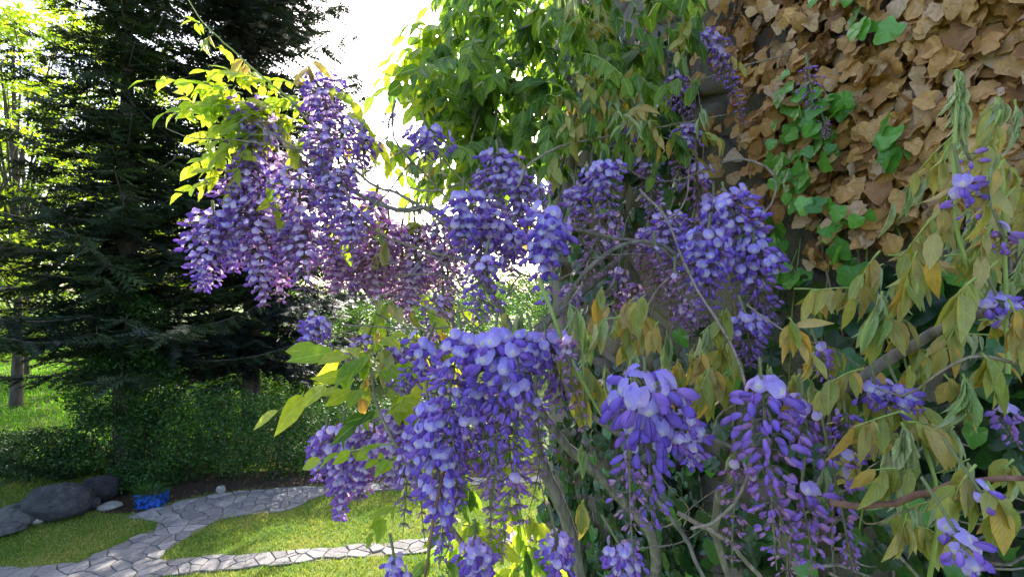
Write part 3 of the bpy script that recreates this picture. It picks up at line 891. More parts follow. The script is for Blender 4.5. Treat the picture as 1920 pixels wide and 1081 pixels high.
# (top x, top y, tip x, tip y, width, depth, open share, florets, warmth)
RAC = [
    # reaching out to the left, in the sun
    (592, 150, 602, 245, 96, 1.50, 1.0, 46, .20), (500, 215, 470, 375, 118, 1.50, 1.0, 74, .25), (400, 405, 352, 548, 96, 1.45, 1.0, 66, .22),
    (455, 345, 430, 520, 110, 1.52, .95, 72, .40), (480, 390, 492, 580, 128, 1.50, .9, 88, .62), (530, 400, 524, 575, 112, 1.55, .9, 78, .66),
    (562, 320, 584, 520, 132, 1.48, .95, 92, .38), (642, 232, 622, 420, 112, 1.52, .95, 74, .28), (618, 330, 642, 505, 104, 1.56, .9, 70, .48),
    (684, 262, 692, 335, 62, 1.50, .2, 36, .45), (704, 370, 690, 455, 72, 1.6, .7, 42, .65), (520, 290, 505, 420, 100, 1.6, 1.0, 56, .35), (430, 410, 415, 500, 100, 1.5, 1.0, 52, .3),
    # further back in the middle
    (660, 430, 655, 520, 90, 1.8, .9, 46, .8), (730, 420, 720, 520, 100, 1.75, .9, 56, .85), (780, 430, 776, 540, 100, 1.8, .9, 56, .8), (830, 420, 826, 530, 90, 1.75, .8, 50, .75), (700, 480, 700, 580, 100, 1.75, .9, 56, .9), (640, 480, 630, 555, 80, 1.75, .9, 40, .8), (780, 500, 770, 600, 90, 1.75, .9, 50, .9),
    (646, 470, 622, 552, 92, 2.0, .9, 52, .7), (700, 440, 690, 562, 112, 2.0, .9, 66, .75), (752, 430, 742, 592, 112, 2.0, .9, 72, .75),
    (802, 450, 792, 566, 102, 2.0, .9, 60, .72), (722, 500, 762, 612, 92, 2.05, .9, 54, .75), (842, 480, 842, 602, 84, 1.9, .8, 52, .65), (680, 510, 660, 560, 90, 1.9, .8, 40, .5),
    (600, 604, 552, 682, 62, 1.40, .45, 50, .3), (690, 636, 650, 690, 48, 1.5, .4, 28, .45), (752, 650, 730, 700, 60, 1.5, .7, 30, .6), (830, 560, 800, 660, 80, 1.7, .8, 44, .7),
    # centre
    (800, 245, 798, 305, 98, 1.25, .75, 24, .1), (735, 215, 728, 240, 40, 1.3, .0, 10, .3), (935, 290, 930, 400, 92, 1.4, .7, 44, .25), (975, 330, 972, 470, 84, 1.4, .6, 50, .4), (868, 372, 858, 490, 112, 1.10, .6, 46, .1),
    (908, 405, 908, 520, 116, 1.2, .6, 54, .35), (955, 440, 948, 525, 84, 1.2, .6, 38, .5), (1035, 408, 1030, 590, 100, .95, .72, 54, .05), (908, 492, 882, 612, 82, 1.0, .25, 50, .3),
    (1125, 318, 1142, 412, 104, 1.3, .6, 46, .25), (1080, 362, 1086, 436, 62, 1.35, .5, 32, .45), (1190, 212, 1226, 300, 76, 1.7, .3, 46, .25), (1152, 240, 1164, 296, 54, 1.75, .5, 26, .5),
    (1262, 150, 1290, 226, 62, 1.65, .4, 34, .35), (1288, 240, 1272, 364, 68, 1.65, .3, 50, .45), (1306, 315, 1326, 410, 58, 1.6, .3, 36, .6), (1322, 68, 1388, 232, 60, 1.65, .35, 58, .3), (1015, 350, 1020, 395, 50, 1.3, .5, 20, .4),
    (1588, 62, 1632, 66, 34, 1.45, .0, 26, .5), (1515, 125, 1542, 235, 40, 1.45, .0, 34, .5),
    (1250, 415, 1246, 530, 92, 1.4, .5, 48, .25), (1326, 440, 1322, 604, 116, 1.1, .5, 64, .1), (1362, 378, 1404, 560, 120, 1.15, .55, 72, .15), (1412, 465, 1448, 624, 112, 1.1, .45, 66, .2),
    (1402, 598, 1406, 692, 78, 1.0, .4, 44, .2), (1288, 575, 1300, 635, 60, 1.5, .6, 26, .5), (1215, 440, 1200, 510, 60, 1.5, .4, 28, .6),
    # low in the middle, close
    (798, 650, 752, 748, 78, .95, .35, 34, .1), (868, 640, 846, 905, 92, .80, .28, 84, .2), (925, 645, 934, 905, 128, .78, .36, 96, .12), (972, 725, 966, 1005, 92, .76, .16, 80, .25),
    (890, 735, 872, 965, 96, .80, .25, 84, .2), (803, 770, 782, 1062, 92, .80, .68, 104, .15), (1028, 640, 1060, 790, 92, .95, .35, 60, .35), (1000, 640, 990, 760, 90, .9, .5, 50, .15),
    (642, 805, 638, 975, 98, 1.3, .85, 86, .45), (702, 815, 680, 940, 96, 1.3, .85, 72, .5), (758, 775, 732, 930, 86, 1.25, .85, 66, .55), (612, 815, 600, 915, 66, 1.3, .9, 40, .45), (770, 690, 770, 800, 80, 1.3, .8, 46, .6),
    (1212, 735, 1188, 1010, 150, .70, .34, 82, .1), (1275, 790, 1290, 880, 96, .74, .95, 26, .2), (1430, 735, 1478, 1075, 128, .68, .05, 104, .3), (1555, 850, 1600, 1075, 92, .70, .0, 58, .4),
    (1505, 765, 1515, 850, 92, .74, .1, 34, .5), (1385, 880, 1368, 1070, 74, .74, .0, 44, .7), (1585, 775, 1602, 880, 62, .72, .0, 32, .35), (1500, 930, 1520, 1110, 100, .7, .0, 60, .45),
    (1045, 1015, 1048, 1110, 76, .8, .8, 34, .3), (1170, 1035, 1165, 1120, 84, .75, .7, 36, .35), (890, 1030, 898, 1100, 84, .9, .7, 38, .3), (742, 1058, 735, 1130, 66, .85, 1.0, 16, .15),
    (1640, 725, 1665, 775, 80, .72, .6, 14, .15), (1690, 735, 1720, 780, 80, .7, .7, 14, .2), (1805, 345, 1824, 430, 62, .56, .2, 16, .15), (1875, 565, 1895, 605, 70, .6, .6, 12, .2), (1815, 290, 1825, 322, 30, .6, 0, 5, .45),
    (1885, 765, 1905, 835, 56, .6, .1, 22, .3), (1805, 1015, 1840, 1090, 96, .45, .8, 9, .2), (1536, 655, 1545, 725, 44, .8, .05, 22, .3), (1880, 440, 1890, 470, 40, .6, .1, 10, .4), (1842, 925, 1860, 945, 60, .5, 1.0, 3, .1),
]
for q in [(835, 700, 812, 1010, 62, .84, .1, 62, .35), (905, 800, 902, 1030, 60, .8, .0, 50, .4), (948, 760, 946, 1010, 64, .82, .1, 56, .3), (1002, 760, 998, 960, 56, .85, .05, 44, .45), (862, 830, 846, 1040, 58, .84, .0, 46, .45),
          (770, 820, 760, 1000, 60, .95, .5, 46, .3), (470, 300, 440, 440, 90, 1.48, .8, 54, .3), (560, 420, 555, 560, 90, 1.5, .7, 56, .6), (660, 400, 660, 500, 80, 1.5, .7, 46, .5), (610, 250, 600, 350, 90, 1.55, .9, 44, .3),
          (1062, 640, 1075, 870, 34, .85, 0, 46, .95), (1265, 520, 1325, 620, 26, 1.1, 0, 30, .95), (1612, 62, 1655, 70, 22, 1.4, 0, 24, .95), (965, 900, 958, 1050, 40, .76, 0, 34, .85), (930, 880, 925, 1010, 36, .78, 0, 30, .85),
          (1545, 225, 1552, 262, 14, 1.45, 0, 18, .95), (1230, 470, 1262, 560, 22, 1.2, 0, 26, .95), (790, 640, 760, 690, 40, 1.5, 0, 24, .8), (1180, 860, 1170, 1060, 70, .72, 0, 34, .8), (1440, 900, 1460, 1110, 80, .7, 0, 44, .7)]:
    RAC.append(q)
for k in range(20):
    x, y = rng.uniform(840, 1340), rng.uniform(300, 560)
    z = rng.uniform(1.5, 1.75)
    ln = rng.uniform(70, 150)
    RAC.append((x, y, x + rng.normal(0, 15), y + ln, rng.uniform(46, 78), z, rng.uniform(0, .6), int(ln * .32), rng.uniform(.2, .8)))
order = sorted(range(len(RAC)), key=lambda i: RAC[i][5])
for i in order:
    raceme(RAC[i], RAC[i][5] <= 1.15)

# ---- compound leaves
LTS = [leaflet_template(0.38, 0.10, 0.20), leaflet_template(0.33, 0.25, 0.35, 0.5), leaflet_template(0.40, 0.08, 0.08, -0.3), leaflet_template(0.34, 0.40, 0.5, -0.6), leaflet_template(0.36, 0.15, -0.12, 0.3)]
TYPES = {
    'green': (M_LGREEN, LT, 0.25, M_STEMG), 'deep': (M_LSHADE, LT, 0.45, M_STEMG),
    'bronze': (M_LBRONZE, LTS, 0.62, M_STEMG), 'silver': (M_LSILVER, LFOLD, 1.0, M_STEMG)}
LMESH = {k: [tmesh('leaflet', tp, [TYPES[k][0]]) for tp in TYPES[k][1]] for k in TYPES}
N_LEAFLET = [0]
N_LEAF = [0]
PENDING = []

def compound_leaf(A, B, typ, pairs, ll, single=False, droop=None, sag=0.12):
    """stalk from A to B with pairs of leaflets and one at the end; ll = leaflet length in metres"""
    mat, tpls, dr, stem = TYPES[typ]
    if droop is not None: dr = droop
    A = np.asarray(A, float); B = np.asarray(B, float)
    L = np.linalg.norm(B - A)
    m_ = (A + B) / 2 + np.array([0, 0, sag * L]) + rng.normal(0, 0.04, 3) * L
    ts = np.linspace(0, 1, 9)[:, None]
    ax = (1 - ts) ** 2 * A + 2 * ts * (1 - ts) * m_ + ts ** 2 * B
    g = Geo(); tube(g, ax, 0.0016 + 0.004 * ll, 0.0008, 4, 0)
    tg = norm(np.gradient(ax, axis=0))
    dirs, poss, nor, sz = [], [], [], []
    ref = np.array([0, 0, 1.0])
    for k in range(pairs + 1):
        q = 0.25 + 0.75 * k / pairs if pairs else 1.0
        i = min(int(q * 8), 8)
        p = ax[i]; tn = tg[i]
        sd_ = norm(np.cross(tn, ref) + rng.normal(0, 0.15, 3))
        for sgn in ((-1, 1) if k < pairs else (0,)):
            d = tn * (0.55 if sgn else 1.0) + sgn * sd_ * 0.9 + rng.normal(0, 0.16, 3)
            d = norm(d) * (1 - dr) + np.array([0, 0, -1.0]) * dr * rng.uniform(0.7, 1.1) + rng.normal(0, 0.08, 3)
            if dr > 0.6:
                # limp leaflets hang with their faces turned any way round the stalk
                nh = norm(sgn * sd_ * 0.6 + np.array([rng.normal(0, .5), -0.9, 0.25]))
            else:
                nh = norm(ref * 0.75 + np.array([0, -0.8, 0]) + sgn * sd_ * 0.3 + rng.normal(0, 0.4, 3))
            dirs.append(d); poss.append(p + rng.normal(0, 0.002, 3)); nor.append(nh)
            sz.append(ll * rng.uniform(0.75, 1.1) * (0.8 if k == 0 else 1.0))
    Ms = frames(np.array(dirs), np.array(nor), np.array(sz)); pos = np.array(poss)
    n = len(pos)
    var = rng.integers(0, len(tpls), n)
    rr = np.clip(rng.normal(rng.random(), 0.15, n), 0, 0.99)
    if single and N_LEAFLET[0] + n <= 300:
        N_LEAFLET[0] += n
        N_LEAF[0] += 1
        o = geo_obj('compound_leaf', g, [stem], wist, A)
        for i in range(n):
            inst('leaflet', LMESH[typ][var[i]], M34(Ms[i], pos[i]), o)
    else:
        for k in range(len(tpls)):
            s = var == k
            v, f, m0, tt = tpls[k]
            scatter(g, v, f, 1, tt, Ms[s], pos[s], rr[s])
        PENDING.append((ll * (pairs + 2) / max(A[1], .3), g, [stem, mat], A))

def cl(ax, ay, bx, by, Z, typ, pairs, llpx, single=False, dz=0.0, **kw):
    return compound_leaf(P(ax, ay, Z), P(bx, by, Z + dz), typ, pairs, llpx * Z / F, single, **kw)

# right side: large limp bronze leaves close to the camera
for a in [
    (1790, 330, 1740, 480, .62, 'bronze', 3, 90), (1760, 400, 1700, 470, .66, 'bronze', 3, 85), (1650, 470, 1600, 560, .70, 'bronze', 3, 92), (1720, 470, 1690, 545, .64, 'bronze', 3, 95),
    (1600, 540, 1520, 545, .74, 'bronze', 3, 75), (1830, 520, 1790, 560, .58, 'bronze', 2, 105), (1860, 420, 1820, 500, .6, 'bronze', 3, 80), (1640, 600, 1700, 600, .68, 'bronze', 3, 80),
    (1620, 690, 1540, 730, .72, 'bronze', 3, 80), (1690, 770, 1600, 800, .66, 'bronze', 3, 95), (1700, 790, 1760, 800, .62, 'bronze', 3, 100), (1770, 700, 1800, 740, .6, 'bronze', 3, 95),
    (1840, 660, 1870, 700, .56, 'bronze', 3, 95), (1720, 880, 1640, 880, .62, 'bronze', 2, 100), (1830, 870, 1790, 930, .52, 'bronze', 3, 105), (1850, 900, 1870, 960, .50, 'bronze', 3, 110),
    (1890, 560, 1910, 640, .56, 'bronze', 3, 90), (1900, 860, 1880, 880, .55, 'bronze', 2, 80), (1660, 560, 1640, 620, .7, 'bronze', 2, 90), (1700, 960, 1690, 1000, .64, 'bronze', 3, 80),
    (1880, 300, 1850, 380, .55, 'bronze', 3, 80), (1800, 600, 1770, 650, .62, 'bronze', 2, 85), (1500, 700, 1480, 740, .8, 'bronze', 3, 70), (1330, 690, 1300, 760, .85, 'bronze', 3, 64)]:
    cl(*a[:6], a[6] + 1, a[7] * .82, True)
for a in [(1655, 545, 1650, 570, .66, 'silver', 4, 95), (1805, 700, 1815, 730, .58, 'silver', 4, 100), (1690, 790, 1700, 820, .62, 'silver', 5, 120), (1790, 130, 1795, 160, .60, 'silver', 4, 75),
          (1800, 180, 1808, 205, .60, 'silver', 4, 70), (1870, 180, 1875, 200, .62, 'silver', 4, 50), (1540, 870, 1545, 890, .7, 'silver', 4, 70), (1420, 700, 1440, 710, .85, 'silver', 4, 48), (1370, 850, 1372, 860, .75, 'silver', 3, 40)]:
    cl(*a, True)
for k in range(36):
    x, y = rng.uniform(1470, 1930), rng.uniform(430, 1060)
    if x < 1560 and y > 720: continue
    cl(x, y, x + rng.normal(0, 40), y + rng.uniform(0, 45), rng.uniform(.66, .9), ['bronze', 'bronze', 'silver'][k % 3], 4, rng.uniform(42, 68), False, droop=rng.uniform(.3, .85))
for k in range(26):   # airy finer foliage at the right edge
    x, y = rng.uniform(1740, 1960), rng.uniform(170, 520)
    z = rng.uniform(.6, .95)
    cl(x, y, x + rng.normal(-20, 40), y + rng.uniform(30, 90), z, 'silver' if k % 3 == 0 else 'bronze', int(rng.integers(3, 5)), rng.uniform(40, 70), False)
# bronze and unfolding leaves below the middle
for k in range(30):
    x, y = rng.uniform(1040, 1370), rng.uniform(560, 740)
    z = rng.uniform(.88, 1.15)
    cl(x, y, x + rng.normal(0, 30), y + rng.uniform(10, 45), z, 'bronze' if k % 3 else 'silver', 3, rng.uniform(48, 64), k < 6)
for (x, y) in [(950, 590), (985, 590), (1130, 545), (1195, 565), (1175, 620), (1235, 610), (1065, 575), (1100, 690), (1270, 680), (1490, 705), (1515, 715), (1330, 700), (1090, 840), (1210, 560), (1440, 690), (1375, 705)]:
    z = rng.uniform(.82, 1.0)
    cl(x, y - 8, x + rng.normal(0, 14), y + 12, z, 'bronze' if rng.random() < .55 else 'silver', 2, rng.uniform(52, 66), False, droop=0.95)
cl(1095, 935, 1090, 950, .8, 'bronze', 2, 70, True, droop=1.0)
# left side: bright yellow-green leaves in the sun
for a in [(455, 175, 268, 150, 1.45, 'green', 5, 40), (450, 200, 308, 212, 1.42, 'green', 5, 38), (500, 165, 385, 132, 1.45, 'green', 5, 36), (540, 190, 430, 130, 1.47, 'green', 5, 38), (470, 215, 372, 300, 1.42, 'green', 4, 40),
          (445, 250, 385, 345, 1.42, 'green', 5, 42), (470, 260, 430, 360, 1.45, 'green', 4, 42), (520, 200, 420, 200, 1.5, 'green', 5, 38), (560, 160, 480, 150, 1.5, 'green', 4, 36), (420, 330, 340, 362, 1.42, 'green', 3, 34),
          (545, 160, 585, 115, 1.46, 'bronze', 4, 40), (600, 160, 660, 190, 1.5, 'green', 4, 44), (640, 200, 690, 240, 1.55, 'green', 4, 46), (520, 230, 560, 290, 1.5, 'bronze', 4, 42), (500, 330, 520, 400, 1.46, 'green', 4, 40),
          (480, 180, 420, 240, 1.52, 'green', 5, 36), (540, 210, 500, 260, 1.5, 'bronze', 4, 40), (470, 130, 455, 110, 1.5, 'bronze', 3, 36), (400, 65, 380, 75, 1.5, 'silver', 3, 28), (410, 85, 425, 95, 1.5, 'green', 2, 26), (380, 45, 360, 40, 1.52, 'green', 2, 24),
          (660, 230, 720, 300, 1.6, 'green', 4, 46), (700, 250, 770, 300, 1.6, 'green', 4, 44), (560, 250, 600, 300, 1.6, 'green', 4, 40), (610, 420, 650, 470, 1.6, 'green', 3, 38), (430, 160, 400, 190, 1.45, 'green', 4, 38)]:
    cl(*a)
for k in range(34):
    x, y = rng.uniform(400, 570), rng.uniform(140, 270)
    cl(x, y, x + rng.normal(-40, 40), y + rng.normal(10, 35), rng.uniform(1.45, 1.62), 'green', 4, rng.uniform(32, 42))
# leaves between the flowers in the middle
for k in range(40):
    x, y = rng.uniform(670, 960), rng.uniform(240, 470)
    cl(x, y, x + rng.normal(0, 40), y + rng.uniform(0, 50), rng.uniform(1.6, 2.3), ['green', 'bronze', 'green', 'silver'][k % 4], 3, rng.uniform(30, 42))
for k in range(22):
    x, y = rng.uniform(690, 860), rng.uniform(540, 700)
    cl(x, y, x + rng.normal(0, 40), y + rng.uniform(10, 50), rng.uniform(1.4, 1.9), 'bronze' if k % 2 else 'green', 3, rng.uniform(36, 50))
# the leafy shoot low on the left
for a in [(690, 690, 520, 770, 1.05, 'green', 3, 84), (690, 680, 605, 660, 1.05, 'green', 3, 78), (700, 700, 760, 690, 1.1, 'green', 3, 60), (710, 740, 640, 730, 1.12, 'green', 3, 60), (700, 660, 660, 690, 1.05, 'green', 3, 64), (720, 780, 770, 740, 1.15, 'green', 3, 56),
          (740, 830, 600, 860, 1.0, 'green', 4, 46), (760, 870, 690, 860, 1.0, 'green', 3, 48), (760, 930, 700, 1000, .95, 'green', 4, 44), (720, 760, 660, 800, 1.15, 'deep', 3, 52), (715, 720, 780, 770, 1.2, 'green', 3, 54), (695, 650, 730, 630, 1.1, 'green', 3, 50)]:
    cl(*a, droop=0.22)
for k in range(36):   # behind and below the long clusters
    x, y = rng.uniform(790, 1010), rng.uniform(790, 1100)
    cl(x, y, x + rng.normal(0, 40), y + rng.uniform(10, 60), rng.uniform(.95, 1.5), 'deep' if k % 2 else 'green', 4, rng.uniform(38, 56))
# the canopy beside the wall end, against the sun
CAN = [(830, -60), (1330, -80), (1300, 60), (1230, 190), (1080, 300), (960, 345), (870, 320), (820, 240), (800, 150), (860, 70)]
cp = np.vstack([sample_poly(CAN, 150), sample_poly([(850, -40), (1030, -40), (1030, 330), (930, 345), (860, 320), (815, 240), (800, 160)], 140)])
for k, (x, y) in enumerate(cp):
    z = rng.uniform(1.7, 3.2) if x < 1030 else rng.uniform(1.4, 2.2)
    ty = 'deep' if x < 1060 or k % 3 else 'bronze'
    cl(x, y, x + rng.normal(-10, 45), y + rng.uniform(-10, 70), z, ty, 5, rng.uniform(32, 48), False, rng.normal(0, .15), droop=rng.uniform(.25, .6))
for a in [(850, 60, 770, 45, 1.9, 'green', 4, 46), (840, 120, 735, 110, 1.95, 'green', 5, 44), (850, 150, 715, 145, 1.95, 'green', 5, 44), (860, 200, 740, 190, 2.0, 'green', 5, 44), (850, 80, 760, 70, 2.0, 'green', 5, 44), (870, 230, 790, 240, 2.0, 'green', 5, 44), (850, 100, 745, 95, 1.9, 'green', 4, 46), (850, 140, 720, 125, 1.9, 'green', 4, 46), (860, 170, 725, 165, 1.9, 'green', 4, 46), (850, 190, 780, 200, 1.9, 'green', 4, 46), (830, 90, 800, 50, 2.0, 'green', 4, 44),
          (880, 40, 850, 10, 2.0, 'deep', 4, 46), (870, 260, 800, 290, 2.0, 'green', 4, 42), (900, 300, 850, 330, 2.0, 'green', 4, 42), (930, 290, 880, 300, 2.1, 'green', 4, 42), (900, 230, 840, 250, 2.1, 'green', 4, 42), (960, 300, 940, 350, 2.2, 'green', 4, 42)]:
    cl(*a, droop=0.4)
for k in range(66):   # hanging leaves on the shaded wall above the flowers
    x, y = rng.uniform(1020, 1350), rng.uniform(-20, 330)
    if y > 340 - (x - 1020) * 0.15: continue
    u_, v_ = WP(x, y)
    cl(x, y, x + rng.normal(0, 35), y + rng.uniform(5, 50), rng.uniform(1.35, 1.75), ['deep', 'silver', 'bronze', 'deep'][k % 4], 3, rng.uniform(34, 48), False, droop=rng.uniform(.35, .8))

# the largest ones are parts of their own, the rest of the foliage is one mass
PENDING.sort(key=lambda e: -e[0])
n_own = 300 - N_LEAF[0]
for e in PENDING[:n_own]:
    geo_obj('compound_leaf', e[1], e[2], wist, e[3])
LM = [M_STEMG, M_LGREEN, M_LSHADE, M_LBRONZE, M_LSILVER]
g = Geo()
for e in PENDING[n_own:]:
    v, f, mi, tt = e[1].arrays()
    lut = np.array([LM.index(x) for x in e[2]])
    g.add(v, f, lut[mi], tt)
geo_obj('foliage', g, LM, wist, WROOT, 'stuff')

# ---- branches
def branch(pts, r0, r1, mat=M_TWIG, name='branch', n=None, k=6, jit=0.25):
    p = np.array([q if len(q) == 3 and isinstance(q, np.ndarray) else P(*q) for q in pts])
    L = np.linalg.norm(np.diff(p, axis=0), axis=1).sum()
    sp = smooth_path(p, n or max(10, int(L / 0.03)))
    sp[1:-1] += rng.normal(0, jit * min(r0, 0.006), (len(sp) - 2, 3))
    g = Geo(); tube(g, sp, r0, r1, k, 0, 0.06)
    return geo_obj(name, g, [mat], wist, sp[0])

V3 = lambda *a: np.array(a, float)
branch([V3(.42, 2.25, 0), V3(.30, 2.1, 1.2), V3(.35, 1.95, 2.4), (1085, 1060, 1.75), (1010, 850, 1.7), (985, 720, 1.65), (1010, 620, 1.6), (1100, 540, 1.6), (1180, 470, 1.7)], .030, .013, M_BARK, 'trunk', 70, 10)
branch([V3(.40, 2.3, 0), V3(.48, 2.2, 1.4), V3(.50, 2.0, 2.6), (1230, 1050, 1.6), (1160, 930, 1.55), (1060, 830, 1.5), (1000, 740, 1.5), (960, 620, 1.6), (900, 520, 1.6), (850, 440, 1.6)], .022, .009, M_BARK, 'trunk', 70, 9)
for pts, r0, r1, mt in [
    ([(900, 520, 1.6), (830, 400, 1.5), (740, 392, 1.5), (650, 350, 1.5), (570, 290, 1.46), (480, 230, 1.43)], .010, .003, M_BARK),
    ([(930, 540, 1.5), (860, 440, 1.5), (760, 370, 1.5), (690, 340, 1.5), (600, 250, 1.5), (545, 190, 1.46)], .007, .003, M_TWIG),
    ([(940, 500, 1.55), (800, 470, 1.55), (700, 430, 1.55), (600, 350, 1.55), (520, 300, 1.5)], .006, .002, M_TWIG),
    ([(560, 200, 1.46), (500, 150, 1.46), (420, 80, 1.5), (380, 40, 1.53), (340, -20, 1.58)], .0035, .0012, M_STEMG),
    ([(570, 280, 1.45), (440, 262, 1.42), (360, 258, 1.42), (312, 240, 1.42)], .003, .001, M_TWIG),
    ([(972, 350, 1.30), (990, 310, 1.3), (1050, 275, 1.35), (1120, 258, 1.45), (1280, 230, 1.6), (1360, 215, 1.65)], .0045, .0025, M_TWIG),
    ([(1250, 170, 1.7), (1400, 122, 1.68), (1490, 100, 1.6), (1545, 78, 1.55), (1600, 60, 1.5)], .004, .0015, M_TWIG),
    ([(1168, 250, 1.5), (1160, 290, 1.5), (1185, 320, 1.5), (1230, 340, 1.5), (1300, 328, 1.5), (1350, 290, 1.55)], .003, .0015, M_TWIG),
    ([(1350, 305, 1.6), (1400, 298, 1.55), (1450, 325, 1.5), (1452, 370, 1.5), (1425, 405, 1.5), (1380, 430, 1.5)], .0045, .003, M_TWIG),
    ([(1200, 355, 1.3), (1250, 410, 1.2), (1300, 530, 1.05), (1350, 610, .95), (1390, 690, .85), (1405, 760, .76), (1412, 840, .72), (1385, 930, .7), (1340, 975, .7), (1295, 990, .7)], .0035, .0022, M_TWIG),
    ([(1060, 570, 1.4), (1085, 525, 1.35), (1130, 480, 1.3), (1190, 452, 1.3), (1260, 470, 1.3), (1340, 560, 1.3)], .0085, .004, M_BARK),
    ([(1080, 430, 1.4), (1150, 445, 1.4), (1230, 460, 1.35), (1300, 520, 1.3)], .006, .003, M_BARK),
    ([(1400, 570, 1.0), (1480, 625, .9), (1560, 655, .85), (1620, 690, .8)], .0022, .0014, M_TWIG),
    ([(1590, 730, .8), (1650, 685, .75), (1735, 630, .7), (1790, 600, .66), (1860, 585, .62)], .010, .006, M_BARK),
    ([(1555, 940, .64), (1650, 945, .62), (1740, 925, .58), (1810, 905, .55), (1930, 895, .5)], .0045, .003, M_TWIGRED),
    ([(875, 780, .80), (840, 860, .79), (815, 960, .78), (795, 1090, .78)], .0032, .0022, M_TWIGRED),
    ([(900, 1060, 1.0), (800, 930, 1.05), (740, 830, 1.08), (705, 750, 1.1), (690, 670, 1.08)], .006, .0025, M_TWIG),
    ([(640, 608, 1.45), (700, 612, 1.45), (790, 616, 1.4), (870, 610, 1.4)], .003, .002, M_TWIG),
    ([(1010, 520, .9), (1040, 600, .88), (1080, 690, .86), (1135, 790, .84)], .0045, .0025, M_STEMG),
    ([(1090, 620, .9), (1095, 700, .9), (1090, 790, .9)], .003, .002, M_STEMG),
    ([(1000, 480, 1.7), (960, 330, 1.95), (930, 200, 2.2), (980, 60, 2.4), (1000, -60, 2.5)], .010, .006, M_BARK),
    ([(880, 340, 1.9), (885, 260, 2.0), (920, 180, 2.2), (1000, 90, 2.4)], .006, .004, M_BARK),
    ([(1060, 480, 1.7), (1050, 330, 1.9), (1080, 200, 2.0), (1075, 60, 2.2)], .008, .005, M_BARK),
    ([(1140, 470, 1.7), (1110, 350, 1.75), (1130, 150, 1.9), (1180, 20, 2.0)], .007, .004, M_BARK),
    ([(1100, 770, 1.1), (1180, 820, 1.05), (1290, 810, 1.0), (1380, 840, .95)], .008, .005, M_BARK),
    ([(1200, 900, 1.0), (1270, 985, .95), (1330, 1100, .9)], .006, .004, M_BARK),
    ([(1390, 870, .85), (1350, 930, .9), (1340, 1000, .95), (1370, 1100, 1.0)], .009, .007, M_BARK),
    ([(1270, 960, .9), (1360, 1010, .86), (1440, 1100, .84)], .005, .004, M_TWIG),
    ([(1500, 690, .95), (1490, 740, .95), (1470, 770, .95)], .004, .003, M_TWIG),
    ([(740, 290, 1.4), (800, 270, 1.35), (850, 320, 1.4), (900, 370, 1.4)], .003, .002, M_TWIG),
    ([(735, 215, 1.3), (745, 270, 1.3), (800, 330, 1.35), (880, 420, 1.4)], .003, .003, M_TWIG),
    ([(1850, 580, .62), (1800, 450, .6), (1790, 300, .6), (1795, 130, .6)], .003, .0015, M_STEMG),
    ([(1890, 700, .6), (1885, 500, .62), (1880, 320, .6)], .003, .002, M_STEMG),
    ([(1740, 1100, .7), (1760, 950, .64), (1720, 800, .64), (1690, 770, .64)], .003, .002, M_STEMG),
    ([(1930, 690, .56), (1840, 665, .58), (1770, 690, .6), (1700, 740, .66), (1630, 720, .72)], .0022, .0014, M_TWIG),
]:
    branch(pts, r0, r1, mt)
for k in range(80):   # thin wiry twigs in the tangle
    if k < 22 or k > 55: x, y, z = rng.uniform(690, 1000), rng.uniform(340, 640), rng.uniform(1.25, 1.7)
    elif k < 36: x, y, z = rng.uniform(1050, 1360), rng.uniform(380, 1040), rng.uniform(.95, 1.5)
    else: x, y, z = rng.uniform(1480, 1900), rng.uniform(860, 1081), rng.uniform(.75, .95)
    a = rng.uniform(-.9, .9); ln = rng.uniform(90, 230)
    pts = [(x, y, z)]
    for q in range(4):
        a += rng.normal(0, .45)
        x += ln / 4 * math.cos(a); y += ln / 4 * math.sin(a)
        pts.append((x, y, z + rng.normal(0, .03)))
    branch(pts, rng.uniform(.0015, .0035), .001, M_TWIG if k % 3 else M_BARK, 'twig', None, 5)

